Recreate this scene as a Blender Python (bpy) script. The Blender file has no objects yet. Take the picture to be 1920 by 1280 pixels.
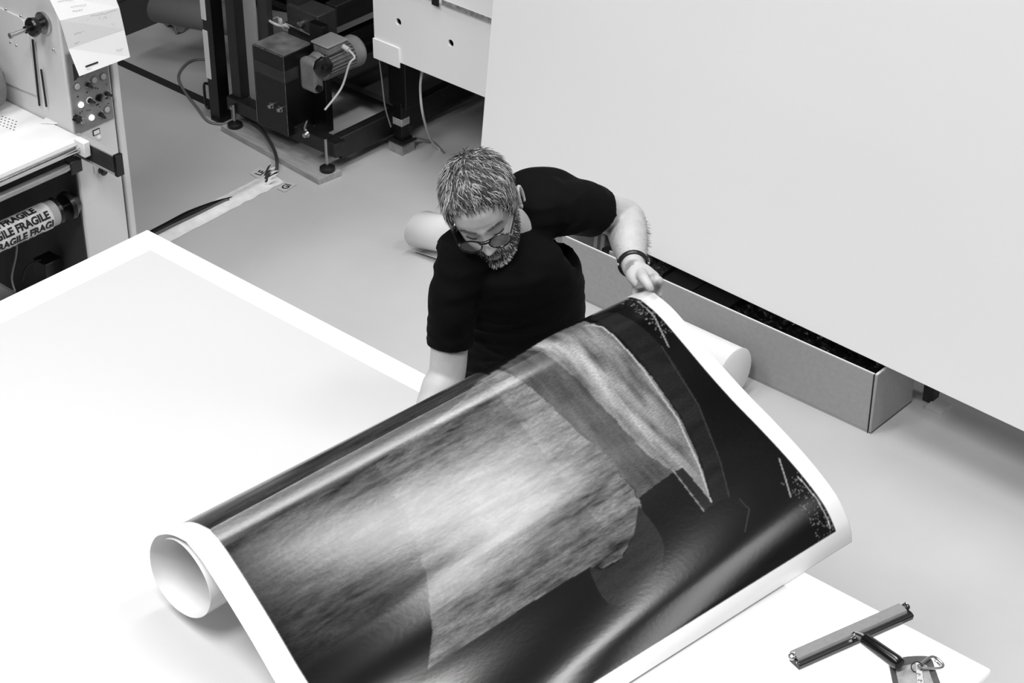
import bpy, bmesh, math, random
import numpy as np
from mathutils import Vector, Matrix, noise
random.seed(7)
SC = bpy.context.scene
COL = SC.collection
PI = math.pi

# ------------------------------------------------------------------ camera
F = 3900.0                      # focal length in pixels of the 1920x1280 frame
PITCH = math.radians(33.3)
YAW = math.atan2(.668, .744)
CAMP = Vector((0, 0, 3.9))
fw = Vector((-math.sin(YAW)*math.cos(PITCH), math.cos(YAW)*math.cos(PITCH), -math.sin(PITCH)))
rt = Vector((math.cos(YAW), math.sin(YAW), 0))
upv = rt.cross(fw)
cam_d = bpy.data.cameras.new('camera'); cam = bpy.data.objects.new('camera', cam_d); COL.objects.link(cam)
cam_d.sensor_width = 36; cam_d.lens = F/1920*36; cam_d.clip_start = .05
R3 = Matrix((rt, upv, -fw)).transposed()
cam.matrix_world = Matrix.Translation(CAMP) @ R3.to_4x4()
SC.camera = cam

# ------------------------------------------------------------------ world, lights, exposure
w = bpy.data.worlds.new('world'); SC.world = w; w.use_nodes = True
w.node_tree.nodes['Background'].inputs[0].default_value = (1, 1, 1, 1)
w.node_tree.nodes['Background'].inputs[1].default_value = .06
vs = SC.view_settings
vs.view_transform = 'Standard'; vs.look = 'None'; vs.gamma = 1; vs.exposure = 0.0; vs.use_curve_mapping = False

def area(name, loc, sx, sy, power, spread=180, rot=(0, 0, 0)):
    l = bpy.data.lights.new(name, 'AREA'); l.shape = 'RECTANGLE'; l.size = sx; l.size_y = sy
    l.energy = power; l.spread = math.radians(spread)
    o = bpy.data.objects.new(name, l); o.location = loc; o.rotation_euler = rot; COL.objects.link(o)
    return o
# ceiling lamps over the work table, then added fill lamps; long side along y
area('ceiling_and_fill_lamp', (-3.8, 4.1, 5.6), .34, 2.7, 100)
area('ceiling_and_fill_lamp', (-4.85, 3.7, 5.6), .07, 2.0, 10)
area('ceiling_and_fill_lamp', (-1.0, 3.95, 5.6), .62, 1.5, 76)
area('ceiling_and_fill_lamp', (2.3, 5.6, 5.6), 3.6, 1.1, 115)  # added lamp; its reflection stands in for the lit table along the print's bottom
area('ceiling_and_fill_lamp', (-1.9, 0.0, 5.6), 1.2, 2.6, 245, spread=150)  # added key light from the front, set where the print does not mirror it
area('ceiling_and_fill_lamp', (-4.9, .4, 5.6), 1.2, 2.6, 90, spread=125)  # added fill to brighten the laminator faces and the bench

# ------------------------------------------------------------------ helpers
def ray(px, py):
    return fw + rt*((px-960)/F) - upv*((py-640)/F)
def P(px, py, x=None, y=None, z=None):
    d = ray(px, py)
    t = (z-CAMP.z)/d.z if z is not None else (x-CAMP.x)/d.x if x is not None else (y-CAMP.y)/d.y
    return CAMP + d*t
def D(px, py, dep):
    return CAMP + ray(px, py)*dep
def lin(v):
    c = v/255.0
    return c/12.92 if c <= .04045 else ((c+.055)/1.055)**2.4
MATS = {}
def M(name, v, rough=.55, metal=0.0, noi=0.0, nsc=8.0, bump=0.0, bsc=60.0, emit=0.0, coat=0.0, stretch=None, spec=.5):
    if name in MATS: return MATS[name]
    m = bpy.data.materials.new(name); m.use_nodes = True; nt = m.node_tree; N = nt.nodes; L = nt.links
    b = N['Principled BSDF']; c = lin(v)
    b.inputs['Base Color'].default_value = (c, c, c, 1)
    b.inputs['Roughness'].default_value = rough; b.inputs['Metallic'].default_value = metal
    b.inputs['Specular IOR Level'].default_value = spec
    b.inputs['Coat Weight'].default_value = coat
    if emit:
        b.inputs['Emission Color'].default_value = (1, 1, 1, 1); b.inputs['Emission Strength'].default_value = emit
    tc = N.new('ShaderNodeTexCoord'); co = tc.outputs['Object']
    if stretch:
        mp = N.new('ShaderNodeMapping'); mp.inputs['Scale'].default_value = stretch
        L.new(co, mp.inputs[0]); co = mp.outputs[0]
    if noi:
        n = N.new('ShaderNodeTexNoise'); n.inputs['Scale'].default_value = nsc; n.inputs['Detail'].default_value = 6
        L.new(co, n.inputs['Vector'])
        r = N.new('ShaderNodeMapRange'); r.inputs[1].default_value = .25; r.inputs[2].default_value = .75
        r.inputs[3].default_value = max(0, c*(1-noi)); r.inputs[4].default_value = min(1, c*(1+noi))
        L.new(n.outputs[0], r.inputs[0])
        cc = N.new('ShaderNodeCombineColor')
        for i in range(3): L.new(r.outputs[0], cc.inputs[i])
        L.new(cc.outputs[0], b.inputs['Base Color'])
    if bump:
        n2 = N.new('ShaderNodeTexNoise'); n2.inputs['Scale'].default_value = bsc; n2.inputs['Detail'].default_value = 4
        L.new(co, n2.inputs['Vector'])
        bp = N.new('ShaderNodeBump'); bp.inputs['Strength'].default_value = bump; bp.inputs['Distance'].default_value = .004
        L.new(n2.outputs[0], bp.inputs['Height']); L.new(bp.outputs[0], b.inputs['Normal'])
    MATS[name] = m
    return m

class MB:
    def __init__(s): s.v = []; s.f = []
    def add(s, vs_, fs):
        o = len(s.v); s.v += [Vector(q) for q in vs_]; s.f += [tuple(i+o for i in f) for f in fs]; return s
    def box(s, a, b):
        x0, y0, z0 = a; x1, y1, z1 = b
        x0, x1 = sorted((x0, x1)); y0, y1 = sorted((y0, y1)); z0, z1 = sorted((z0, z1))
        return s.add([(x0,y0,z0),(x1,y0,z0),(x1,y1,z0),(x0,y1,z0),(x0,y0,z1),(x1,y0,z1),(x1,y1,z1),(x0,y1,z1)],
                     [(0,3,2,1),(4,5,6,7),(0,1,5,4),(1,2,6,5),(2,3,7,6),(3,0,4,7)])
    def bar(s, p, q, wd, ht, side=(0, 0, 1)):       # box beam from p to q; wd across, ht along 'side'
        p, q = Vector(p), Vector(q); t = (q-p).normalized(); sd = Vector(side); sd = (sd-t*sd.dot(t)).normalized(); n = t.cross(sd)
        vv = [e + n*(i*wd/2) + sd*(j*ht/2) for e in (p, q) for (i, j) in ((-1,-1),(1,-1),(1,1),(-1,1))]
        return s.add(vv, [(0,1,2,3),(7,6,5,4),(0,4,5,1),(1,5,6,2),(2,6,7,3),(3,7,4,0)])
    def prism(s, pts, off):
        off = Vector(off); n = len(pts); vv = [Vector(q) for q in pts] + [Vector(q)+off for q in pts]
        return s.add(vv, [tuple(range(n))[::-1], tuple(range(n, 2*n))] + [(i, (i+1) % n, n+(i+1) % n, n+i) for i in range(n)])
    def cyl(s, p, q, r, r2=None, seg=24):
        p, q = Vector(p), Vector(q); r2 = r if r2 is None else r2
        t = (q-p).normalized(); n = t.orthogonal().normalized(); b = t.cross(n)
        vv = [p + (n*math.cos(a)+b*math.sin(a))*r for a in [2*PI*i/seg for i in range(seg)]]
        vv += [q + (n*math.cos(a)+b*math.sin(a))*r2 for a in [2*PI*i/seg for i in range(seg)]]
        return s.add(vv, [tuple(range(seg))[::-1], tuple(range(seg, 2*seg))] + [(i, (i+1) % seg, seg+(i+1) % seg, seg+i) for i in range(seg)])
    def lathe(s, p, axis, prof, seg=28):            # prof: list (distance along axis, radius)
        p = Vector(p); t = Vector(axis).normalized(); n = t.orthogonal().normalized(); b = t.cross(n)
        vv = []; k = len(prof)
        for (h, r) in prof:
            vv += [p+t*h+(n*math.cos(2*PI*i/seg)+b*math.sin(2*PI*i/seg))*max(r, 1e-5) for i in range(seg)]
        fs = [(j*seg+i, j*seg+(i+1) % seg, (j+1)*seg+(i+1) % seg, (j+1)*seg+i) for j in range(k-1) for i in range(seg)]
        fs += [tuple(range(seg))[::-1], tuple(range((k-1)*seg, k*seg))]
        return s.add(vv, fs)
    def tube(s, pts, r, seg=10, smooth=6):
        pts = [Vector(q) for q in pts]
        if smooth: pts = spline(pts, smooth)
        k = len(pts); rr = r if isinstance(r, (list, tuple)) else [r]*k
        if len(rr) != k: rr = list(np.interp(np.linspace(0, 1, k), np.linspace(0, 1, len(rr)), rr))
        n = None; vv = []
        for i, q in enumerate(pts):
            t = (pts[min(i+1, k-1)]-pts[max(i-1, 0)]).normalized()
            n = t.orthogonal().normalized() if n is None else (n-t*n.dot(t)).normalized()
            b = t.cross(n)
            vv += [q+(n*math.cos(2*PI*j/seg)+b*math.sin(2*PI*j/seg))*rr[i] for j in range(seg)]
        fs = [(i*seg+j, i*seg+(j+1) % seg, (i+1)*seg+(j+1) % seg, (i+1)*seg+j) for i in range(k-1) for j in range(seg)]
        fs += [tuple(range(seg))[::-1], tuple(range((k-1)*seg, k*seg))]
        return s.add(vv, fs)
    def ball(s, c, rx, ry=None, rz=None, axes=None, nu=24, nv=14):
        ry = ry or rx; rz = rz or rx; c = Vector(c)
        ax = axes or (Vector((1,0,0)), Vector((0,1,0)), Vector((0,0,1)))
        vv = []
        for j in range(1, nv):
            th = PI*j/nv
            for i in range(nu):
                ph = 2*PI*i/nu
                vv.append(c+ax[0]*(rx*math.sin(th)*math.cos(ph))+ax[1]*(ry*math.sin(th)*math.sin(ph))+ax[2]*(rz*math.cos(th)))
        vv += [c+ax[2]*rz, c-ax[2]*rz]; T = len(vv)-2
        fs = [(j*nu+i, (j+1)*nu+i, (j+1)*nu+(i+1) % nu, j*nu+(i+1) % nu) for j in range(nv-2) for i in range(nu)]
        fs += [(T, i, (i+1) % nu) for i in range(nu)] + [(T+1, (nv-2)*nu+(i+1) % nu, (nv-2)*nu+i) for i in range(nu)]
        return s.add(vv, fs)
    def loft(s, pts, rad, side, seg=24, smooth=5):  # elliptical limb; rad: (along side, across)
        side = [Vector(q) for q in side] if isinstance(side[0], (tuple, list, Vector)) else [Vector(side)]*len(pts)
        k0 = len(pts); pts2 = spline([Vector(q) for q in pts], smooth); k = len(pts2)
        u0 = np.linspace(0, 1, k0); u1 = np.linspace(0, 1, k)
        ra = np.interp(u1, u0, [q[0] for q in rad]); rb = np.interp(u1, u0, [q[1] for q in rad])
        sx = [np.interp(u1, u0, [q[i] for q in side]) for i in range(3)]
        vv = []
        for i, q in enumerate(pts2):
            t = (pts2[min(i+1, k-1)]-pts2[max(i-1, 0)]).normalized()
            sd = Vector((sx[0][i], sx[1][i], sx[2][i])); n = (sd-t*sd.dot(t)).normalized(); b = t.cross(n)
            vv += [q+n*(math.cos(2*PI*j/seg)*ra[i])+b*(math.sin(2*PI*j/seg)*rb[i]) for j in range(seg)]
        fs = [(i*seg+j, i*seg+(j+1) % seg, (i+1)*seg+(j+1) % seg, (i+1)*seg+j) for i in range(k-1) for j in range(seg)]
        fs += [tuple(range(seg))[::-1], tuple(range((k-1)*seg, k*seg))]
        return s.add(vv, fs)
    def build(s, name, mat, parent=None, smooth=35, bevel=0.0, origin=None, seg=2):
        me = bpy.data.meshes.new(name)
        if parent is not None:
            o0 = WORLD.get(parent.name, Vector((0, 0, 0)))
        elif origin is not None: o0 = Vector(origin)
        else:
            a = np.array([tuple(q) for q in s.v]); o0 = Vector(((a[:,0].min()+a[:,0].max())/2, (a[:,1].min()+a[:,1].max())/2, a[:,2].min()))
        me.from_pydata([tuple(q-o0) for q in s.v], [], s.f); me.update()
        bm = bmesh.new(); bm.from_mesh(me); bmesh.ops.recalc_face_normals(bm, faces=bm.faces); bm.to_mesh(me); bm.free()
        o = bpy.data.objects.new(name, me); COL.objects.link(o)
        if parent is not None: o.parent = parent
        else: o.location = o0
        WORLD[o.name] = o0
        if mat is not None: me.materials.append(mat)
        if smooth:
            me.shade_smooth(); me.set_sharp_from_angle(angle=math.radians(smooth))
        if bevel:
            bv = o.modifiers.new('bevel', 'BEVEL'); bv.width = bevel; bv.segments = seg; bv.limit_method = 'ANGLE'; bv.harden_normals = False
        return o
WORLD = {}
def spline(pts, n):                                  # Catmull-Rom
    pts = [Vector(q) for q in pts]
    if len(pts) < 3 or n <= 1:
        return pts
    out = []; k = len(pts)
    for i in range(k-1):
        p0, p1, p2, p3 = pts[max(i-1, 0)], pts[i], pts[i+1], pts[min(i+2, k-1)]
        for j in range(n):
            t = j/n
            out.append(.5*((2*p1)+(p2-p0)*t+(2*p0-5*p1+4*p2-p3)*t*t+(3*p1-p0-3*p2+p3)*t**3))
    out.append(pts[-1]); return out
def tag(o, label, cat, group=None, kind=None):
    o['label'] = label; o['category'] = cat
    if group: o['group'] = group
    if kind: o['kind'] = kind
    return o
def thing(name, loc, label, cat, group=None):
    o = bpy.data.objects.new(name, None); COL.objects.link(o); o.location = loc; o.empty_display_size = .1
    WORLD[o.name] = Vector(loc)
    return tag(o, label, cat, group)
def structure(o): o['kind'] = 'structure'; return o
def text_mesh(txt, size, bold=.0):
    c = bpy.data.curves.new('lettering', 'FONT'); c.body = txt; c.size = size; c.offset = bold; c.resolution_u = 3
    o = bpy.data.objects.new('lettering', c); COL.objects.link(o)
    dg = bpy.context.evaluated_depsgraph_get(); me = bpy.data.meshes.new_from_object(o.evaluated_get(dg))
    vv = [Vector(q.co) for q in me.vertices]; ff = [tuple(p.vertices) for p in me.polygons]
    bpy.data.objects.remove(o); bpy.data.meshes.remove(me); bpy.data.curves.remove(c)
    return vv, ff
def remesh_mesh(mb, voxel, smooth_it=4, fac=.5):
    me = bpy.data.meshes.new('temp'); me.from_pydata([tuple(q) for q in mb.v], [], mb.f); me.update()
    bm = bmesh.new(); bm.from_mesh(me); bmesh.ops.recalc_face_normals(bm, faces=bm.faces); bm.to_mesh(me); bm.free()
    o = bpy.data.objects.new('temp', me); COL.objects.link(o)
    r = o.modifiers.new('r', 'REMESH'); r.mode = 'VOXEL'; r.voxel_size = voxel
    if smooth_it:
        sm = o.modifiers.new('s', 'SMOOTH'); sm.iterations = smooth_it; sm.factor = fac
    dg = bpy.context.evaluated_depsgraph_get(); out = bpy.data.meshes.new_from_object(o.evaluated_get(dg))
    bpy.data.objects.remove(o); bpy.data.meshes.remove(me)
    return out
def link_mesh(me, name, mat, parent):
    me.name = name
    o0 = WORLD[parent.name]
    me.transform(Matrix.Translation(-o0)); me.materials.clear(); me.materials.append(mat); me.shade_smooth()
    o = bpy.data.objects.new(name, me); COL.objects.link(o); o.parent = parent; WORLD[o.name] = o0
    return o

# ------------------------------------------------------------------ materials
m_floor = M('grey_linoleum', 190, .5, noi=.07, nsc=2.0, bump=.05, bsc=200)
m_wall = M('wall_paint', 70, .8, noi=.05)
m_white = M('white_lacquer', 232, .45, noi=.03, nsc=4)
m_offwhite = M('machine_paint', 207, .4, noi=.03, nsc=5)
m_plate = M('control_plate', 120, .5, noi=.1, nsc=30)
m_black = M('black_paint', 9, .38, noi=.4, nsc=25, bump=.06, bsc=90)
m_dark = M('dark_steel', 28, .42, noi=.35, nsc=18, bump=.06, bsc=90)
m_dark2 = M('dark_grey_steel', 48, .5, noi=.3, nsc=14)
m_plastic = M('black_plastic', 10, .3)
m_rubber = M('black_rubber', 14, .6)
m_chrome = M('chrome', 215, .18, metal=1)
m_steel = M('brushed_steel', 175, .35, metal=1, noi=.1, nsc=40)
m_paper = M('paper_white', 240, .7)
m_grey = M('grey_plastic', 165, .5, noi=.05)
m_cable = M('pale_cable', 185, .5)
m_cableg = M('grey_cable', 120, .5)
m_card = M('cardboard', 158, .85, noi=.06, nsc=60, bump=.05, bsc=160)
m_wood = M('plank_wood', 165, .7, noi=.22, nsc=9, stretch=(1.2, 14, 6))
m_ink = M('black_ink', 12, .6)
m_pencil = M('pencil_grey', 150, .8)

# ------------------------------------------------------------------ setting
structure(MB().box((-12, -2, -.1), (6, 11, 0)).build('floor', m_floor, smooth=0))
structure(MB().box((-12, 11, 0), (6, 11.2, 6.2)).build('wall_back', m_wall, smooth=0))
structure(MB().box((-12.2, -2, 0), (-12, 11.2, 6.2)).build('wall_left', m_wall, smooth=0))
structure(MB().box((6, -2, 0), (6.2, 11.2, 6.2)).build('wall_right', M('pale_wall_paint', 200, .8), smooth=0))
structure(MB().box((-12, -2, 6.2), (6, 11.2, 6.4)).build('ceiling', m_wall, smooth=0))
o = MB().box((-12, 4.895, 0), (-5.98, 4.935, .004)).build('trim_1', M('floor_joint', 40, .7), smooth=0); structure(o)

# ------------------------------------------------------------------ light table
TZ = .85; TX0, TX1, TY0, TY1 = -4.29, -1.475, 1.62, 3.19
t = thing('light_table', (-2.9, 2.4, 0), 'long white light table with glowing top that the man leans over', 'table')
def glow(name, strength):
    m = M(name, 235, .35, emit=strength); return m
MB().box((TX0+.03, TY0+.03, TZ-.05), (TX1-.03, TY1-.03, TZ-.004)).build('light_box', m_white, t, bevel=.004)
MB().box((TX0, TY0, TZ-.018), (TX1, TY1, TZ)).build('glowing_top', glow('lit_acrylic', .42), t, bevel=.006, seg=3)
MB().box((TX0+.03, TY0+.02, TZ-.1), (TX1-.03, TY0+.06, TZ-.05)).build('under_rail', m_dark2, t, bevel=.003)
MB().box((TX0+.03, TY1-.06, TZ-.1), (TX1-.03, TY1-.02, TZ-.05)).build('under_rail', m_dark2, t, bevel=.003)
MB().box((TX1-.045, TY0+.02, TZ-.1), (TX1-.012, TY1-.02, TZ-.022)).build('end_profile', m_dark2, t, bevel=.003)
for x in (TX0+.12, TX1-.12):
    for y in (TY0+.12, TY1-.12):
        MB().box((x-.035, y-.035, 0), (x+.035, y+.035, TZ-.05)).build('leg', m_dark2, t, bevel=.004)

def paper_mat(name, v, trans):
    m = bpy.data.materials.new(name); m.use_nodes = True; N = m.node_tree.nodes; L = m.node_tree.links
    N.remove(N['Principled BSDF']); c = lin(v)
    d = N.new('ShaderNodeBsdfDiffuse'); d.inputs[0].default_value = (c, c, c, 1)
    tr = N.new('ShaderNodeBsdfTranslucent'); tr.inputs[0].default_value = (c, c, c, 1)
    mx = N.new('ShaderNodeMixShader'); mx.inputs[0].default_value = trans
    L.new(d.outputs[0], mx.inputs[1]); L.new(tr.outputs[0], mx.inputs[2]); L.new(mx.outputs[0], N['Material Output'].inputs[0])
    return m
m_sheet = paper_mat('base_sheet_paper', 209, .32)
def flat_sheet():
    nx, ny = 60, 40; x0, x1, y0, y1 = -4.19, -1.948, 1.77, 3.118
    vv = []; ff = []
    for j in range(ny+1):
        for i in range(nx+1):
            x = x0+(x1-x0)*i/nx; y = y0+(y1-y0)*j/ny
            vv.append((x, y, TZ+.0007+.0003*noise.noise(Vector((x*2, y*2, 3)))))
    for j in range(ny):
        for i in range(nx): a = j*(nx+1)+i; ff.append((a, a+1, a+nx+2, a+nx+1))
    mb = MB(); mb.add(vv, ff); return mb
o = flat_sheet().build('paper_sheet', m_sheet, smooth=60)
tag(o, 'large blank white paper sheet lying flat on the light table', 'paper')

# ------------------------------------------------------------------ the large print, curled
SL = Vector((-2.822, 2.108, 0)); SR = Vector((-2.654, 3.436, 0))
ax = (SR-SL).normalized(); pp = Vector((ax.y, -ax.x, 0))
R_front = [(.718,.8555),(.712,.885),(.697,.915),(.662,.955),(.609,.989),(.539,1.023),(.45,1.058),(.361,1.089),(.27,1.127),(.177,1.171),(.102,1.204),(.04,1.217)]
R_curl = [(.04,1.217),(0,1.206),(-.03,1.178),(-.045,1.135),(-.035,1.09),(.0,1.06),(.045,1.055),(.085,1.08),(.098,1.12),(.085,1.155),(.05,1.172),(.02,1.165),(-.005,1.14),(-.008,1.115)]
L_front = [(.735,.8555),(.66,.858),(.56,.866),(.46,.874),(.38,.892),(.311,.932),(.262,.970),(.212,1.008),(.14,1.057),(.092,1.087),(.05,1.110),(.0,1.124)]
L_curl = [(.0,1.124),(-.05,1.110),(-.092,1.088),(-.133,1.053),(-.163,.996),(-.163,.938),(-.138,.903),(-.083,.888),(-.023,.900),(.024,.928),(.056,.962),(.074,1.0),(.076,1.035),(.06,1.068),(.028,1.092),(-.01,1.103),(-.05,1.098),(-.088,1.078)]
def prof(pts, n):
    q = spline([Vector((a, b, 0)) for a, b in pts], 12); a = np.array([(v.x, v.y) for v in q])
    s = np.r_[0, np.cumsum(np.hypot(*np.diff(a, axis=0).T))]; u = np.linspace(0, s[-1], n)
    return np.c_[np.interp(u, s, a[:,0]), np.interp(u, s, a[:,1])]
NF, NC, NT = 430, 120, 600
RP = np.r_[prof(R_front, NF), prof(R_curl, NC+1)[1:]]; LP = np.r_[prof(L_front, NF), prof(L_curl, NC+1)[1:]]
TT = np.linspace(0, 1, NT)
def sheet_grid():
    g = np.zeros((NT, NF+NC, 3))
    for i, tt in enumerate(TT):
        b = 1-(1-tt)**1.35
        b = b if tt < 1 else 1
        base = SL.lerp(SR, tt)
        sz = LP*(1-b)+RP*b
        g[i,:,0] = base.x+pp.x*sz[:,0]; g[i,:,1] = base.y+pp.y*sz[:,0]; g[i,:,2] = np.maximum(sz[:,1], .8545 if tt < .83 else 0)
    return g
# artwork: outlines traced in image pixels, projected back into sheet coordinates (t along the roll axis, w from the near edge to the fold)
A_TEX = [(.60,1.02),(.64,1.03),(.667,.857),(.677,.736),(.695,.608),(.688,.447),(.674,.407),(.636,.368),(.588,.328),(.549,.331),(.531,.356),(.417,.359),(.207,.356),(.255,.441),(.298,.568),(.33,.75),(.34,.93),(.45,.945),(.55,.98)]
A_MID = [(.64,1.03),(.72,1.06),(.738,.906),(.749,.751),(.759,.553),(.772,.465),(.722,.459),(.69,.453),(.695,.608),(.677,.736),(.667,.857)]
A_ARC = [(.72,1.06),(.79,1.1),(.85,1.06),(.861,.903),(.868,.736),(.856,.574),(.82,.426),(.788,.337),(.786,.404),(.781,.462),(.772,.465),(.759,.553),(.749,.751),(.738,.906)]
A_TOOL = [(.774,.465),(.793,.462),(.788,.319),(.765,.316)]
A_CRES = [(.679,.435),(.67,.319),(.642,.255),(.597,.207),(.551,.198),(.513,.237),(.531,.35),(.547,.328),(.585,.325),(.636,.368)]
A_BLACK = [(.531,.35),(.513,.237),(.369,.261),(.191,.319),(.207,.356),(.415,.356)]
A_BAND = [(.862,1.05),(.90,1.02),(.925,.824),(.904,.605),(.859,.426),(.822,.313),(.79,.32),(.822,.43),(.86,.6),(.872,.8)]
A_LINES = [([(.838,1.02),(.859,.973),(.863,.802),(.852,.602),(.82,.444),(.788,.328)], .0022, .32), ([(.85,1.02),(.866,.973),(.871,.802),(.86,.602),(.827,.444),(.793,.34)], .0022, .006),
           ([(.774,.465),(.765,.316)], .0016, .16), ([(.952,.334),(.918,.216)], .0014, .3), ([(.957,.258),(.9595,.173),(.957,.079)], .0013, .4), ([(.959,1.0),(.957,.927),(.936,.812)], .0016, .25),
           ([(.925,.824),(.904,.605),(.859,.426),(.822,.313)], .0012, .035), ([(.298,.568),(.255,.441),(.207,.356)], .0012, .09), ([(.834,.292),(.836,.25),(.80,.2)], .0012, .03)]
A_CRES = [(v.x, v.y) for v in spline([Vector((a, b, 0)) for a, b in A_CRES], 5)]
A_BAND = [(v.x, v.y) for v in spline([Vector((a, b, 0)) for a, b in A_BAND[:6]], 5)]+A_BAND[6:]
def inside(T, W, poly):
    r = np.zeros(T.shape, bool); k = len(poly)
    for i in range(k):
        x0, y0 = poly[i]; x1, y1 = poly[(i+1) % k]
        if y0 == y1: continue
        c = ((y0 > W) != (y1 > W)) & (T < (x1-x0)*(W-y0)/(y1-y0)+x0); r ^= c
    return r
def near_line(T, W, pts, wd):
    r = np.zeros(T.shape, bool)
    for (x0, y0), (x1, y1) in zip(pts[:-1], pts[1:]):
        ax_, ay = (x1-x0)*1.34, (y1-y0)*.95; l2 = ax_*ax_+ay*ay
        qx, qy = (T-x0)*1.34, (W-y0)*.95; s = np.clip((qx*ax_+qy*ay)/l2, 0, 1)
        r |= np.hypot(qx-s*ax_, qy-s*ay) < wd
    return r
def noise_grid(fx, fy, seed):
    return np.array([[noise.fractal(Vector((tt*fx, w_*fy, seed)), 1.0, 2.0, 4) for w_ in WV] for tt in TT])
WV = np.linspace(0, 1, NF).tolist()+(1+np.arange(1, NC+1)/NC).tolist()
def make_art():
    T, W = np.meshgrid(TT, np.array(WV), indexing='ij')
    n1 = noise_grid(13, 36, 1.3); n2 = noise_grid(9, 80, 5.1); n3 = noise_grid(60, 7, 9.7); n4 = noise_grid(7, 5, 2.2)
    V = .004+.002*n4
    n5 = noise_grid(36, 130, 7.7)
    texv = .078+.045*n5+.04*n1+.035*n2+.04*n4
    V = np.where((W > .4) & (T < .45), V+.62*texv*np.clip((W-.53)/.12, 0, 1)*np.clip((T-.02)/.1, .3, 1), V)  # sheen over the dark left part painted in, fading towards the near edge
    V = np.where((W > .93) & (T < .62), .03+.03*np.clip(n2, -.6, 1), V)
    edge = T+.004*n1
    tex = inside(edge, W+.004*n2, A_TEX)
    V = np.where(tex, texv, V)
    V = np.where(tex & (T > .6) & (W > .43), V*1.35, V)
    V = np.where(inside(edge, W, A_MID), .058+.03*n3+.012*n1, V)
    arc = inside(edge, W, A_ARC)
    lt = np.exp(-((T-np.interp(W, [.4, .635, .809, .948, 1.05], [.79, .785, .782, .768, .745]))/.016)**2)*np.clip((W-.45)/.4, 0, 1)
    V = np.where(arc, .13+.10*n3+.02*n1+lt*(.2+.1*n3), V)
    V = np.where(inside(T, W, A_BAND), .010+.004*n1, V)
    V = np.where(inside(T, W, A_BLACK), .003, V)
    V = np.where(inside(T, W, A_CRES), .016+.006*n1, V)
    V = np.where(inside(T, W, A_TOOL), .012, V)
    for pts, wd, val in A_LINES: V = np.where(near_line(T, W, pts, wd), val, V)
    spk = (noise_grid(300, 260, 4.4) > .52) & (T > .92) & (W < .27)
    spk |= (noise_grid(260, 300, 6.4) > .45) & (T > .935) & (W > .85)
    V = np.where(spk, .2, V)
    V = np.clip(V, .002, 1)
    bord = (T < .042) | (T > .9655) | (W < .062) | (W > 1.94)
    V = np.where(bord, .76, V)
    k = np.pad(V, 1, mode='edge')
    return (V*4+k[:-2,1:-1]+k[2:,1:-1]+k[1:-1,:-2]+k[1:-1,2:])/8
G = sheet_grid()
vv = G.reshape(-1, 3); NW = NF+NC
ff = [(i*NW+j, (i+1)*NW+j, (i+1)*NW+j+1, i*NW+j+1) for i in range(NT-1) for j in range(NW-1)]
me = bpy.data.meshes.new('printed_face')
t = thing('art_print', (-2.4, 2.8, .855), 'big glossy dark art print with white border, curled and lifted by the man', 'print')
o0 = Vector((-2.4, 2.8, .855))
me.from_pydata([(a-o0.x, b-o0.y, c-o0.z) for a, b, c in vv.tolist()], [], ff); me.update()
me.shade_smooth()
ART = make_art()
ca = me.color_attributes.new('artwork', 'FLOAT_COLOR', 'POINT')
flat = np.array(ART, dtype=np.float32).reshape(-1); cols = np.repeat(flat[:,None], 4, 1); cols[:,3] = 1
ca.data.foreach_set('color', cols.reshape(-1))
uvl = me.attributes.new('sheet_uv', 'FLOAT_VECTOR', 'POINT')
uvw = np.zeros((NT, NW, 3), dtype=np.float32); uvw[:,:,0] = TT[:,None]*1.34; uvw[:,:,1] = np.array(WV)[None,:]*.95
uvl.data.foreach_set('vector', uvw.reshape(-1))
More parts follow.
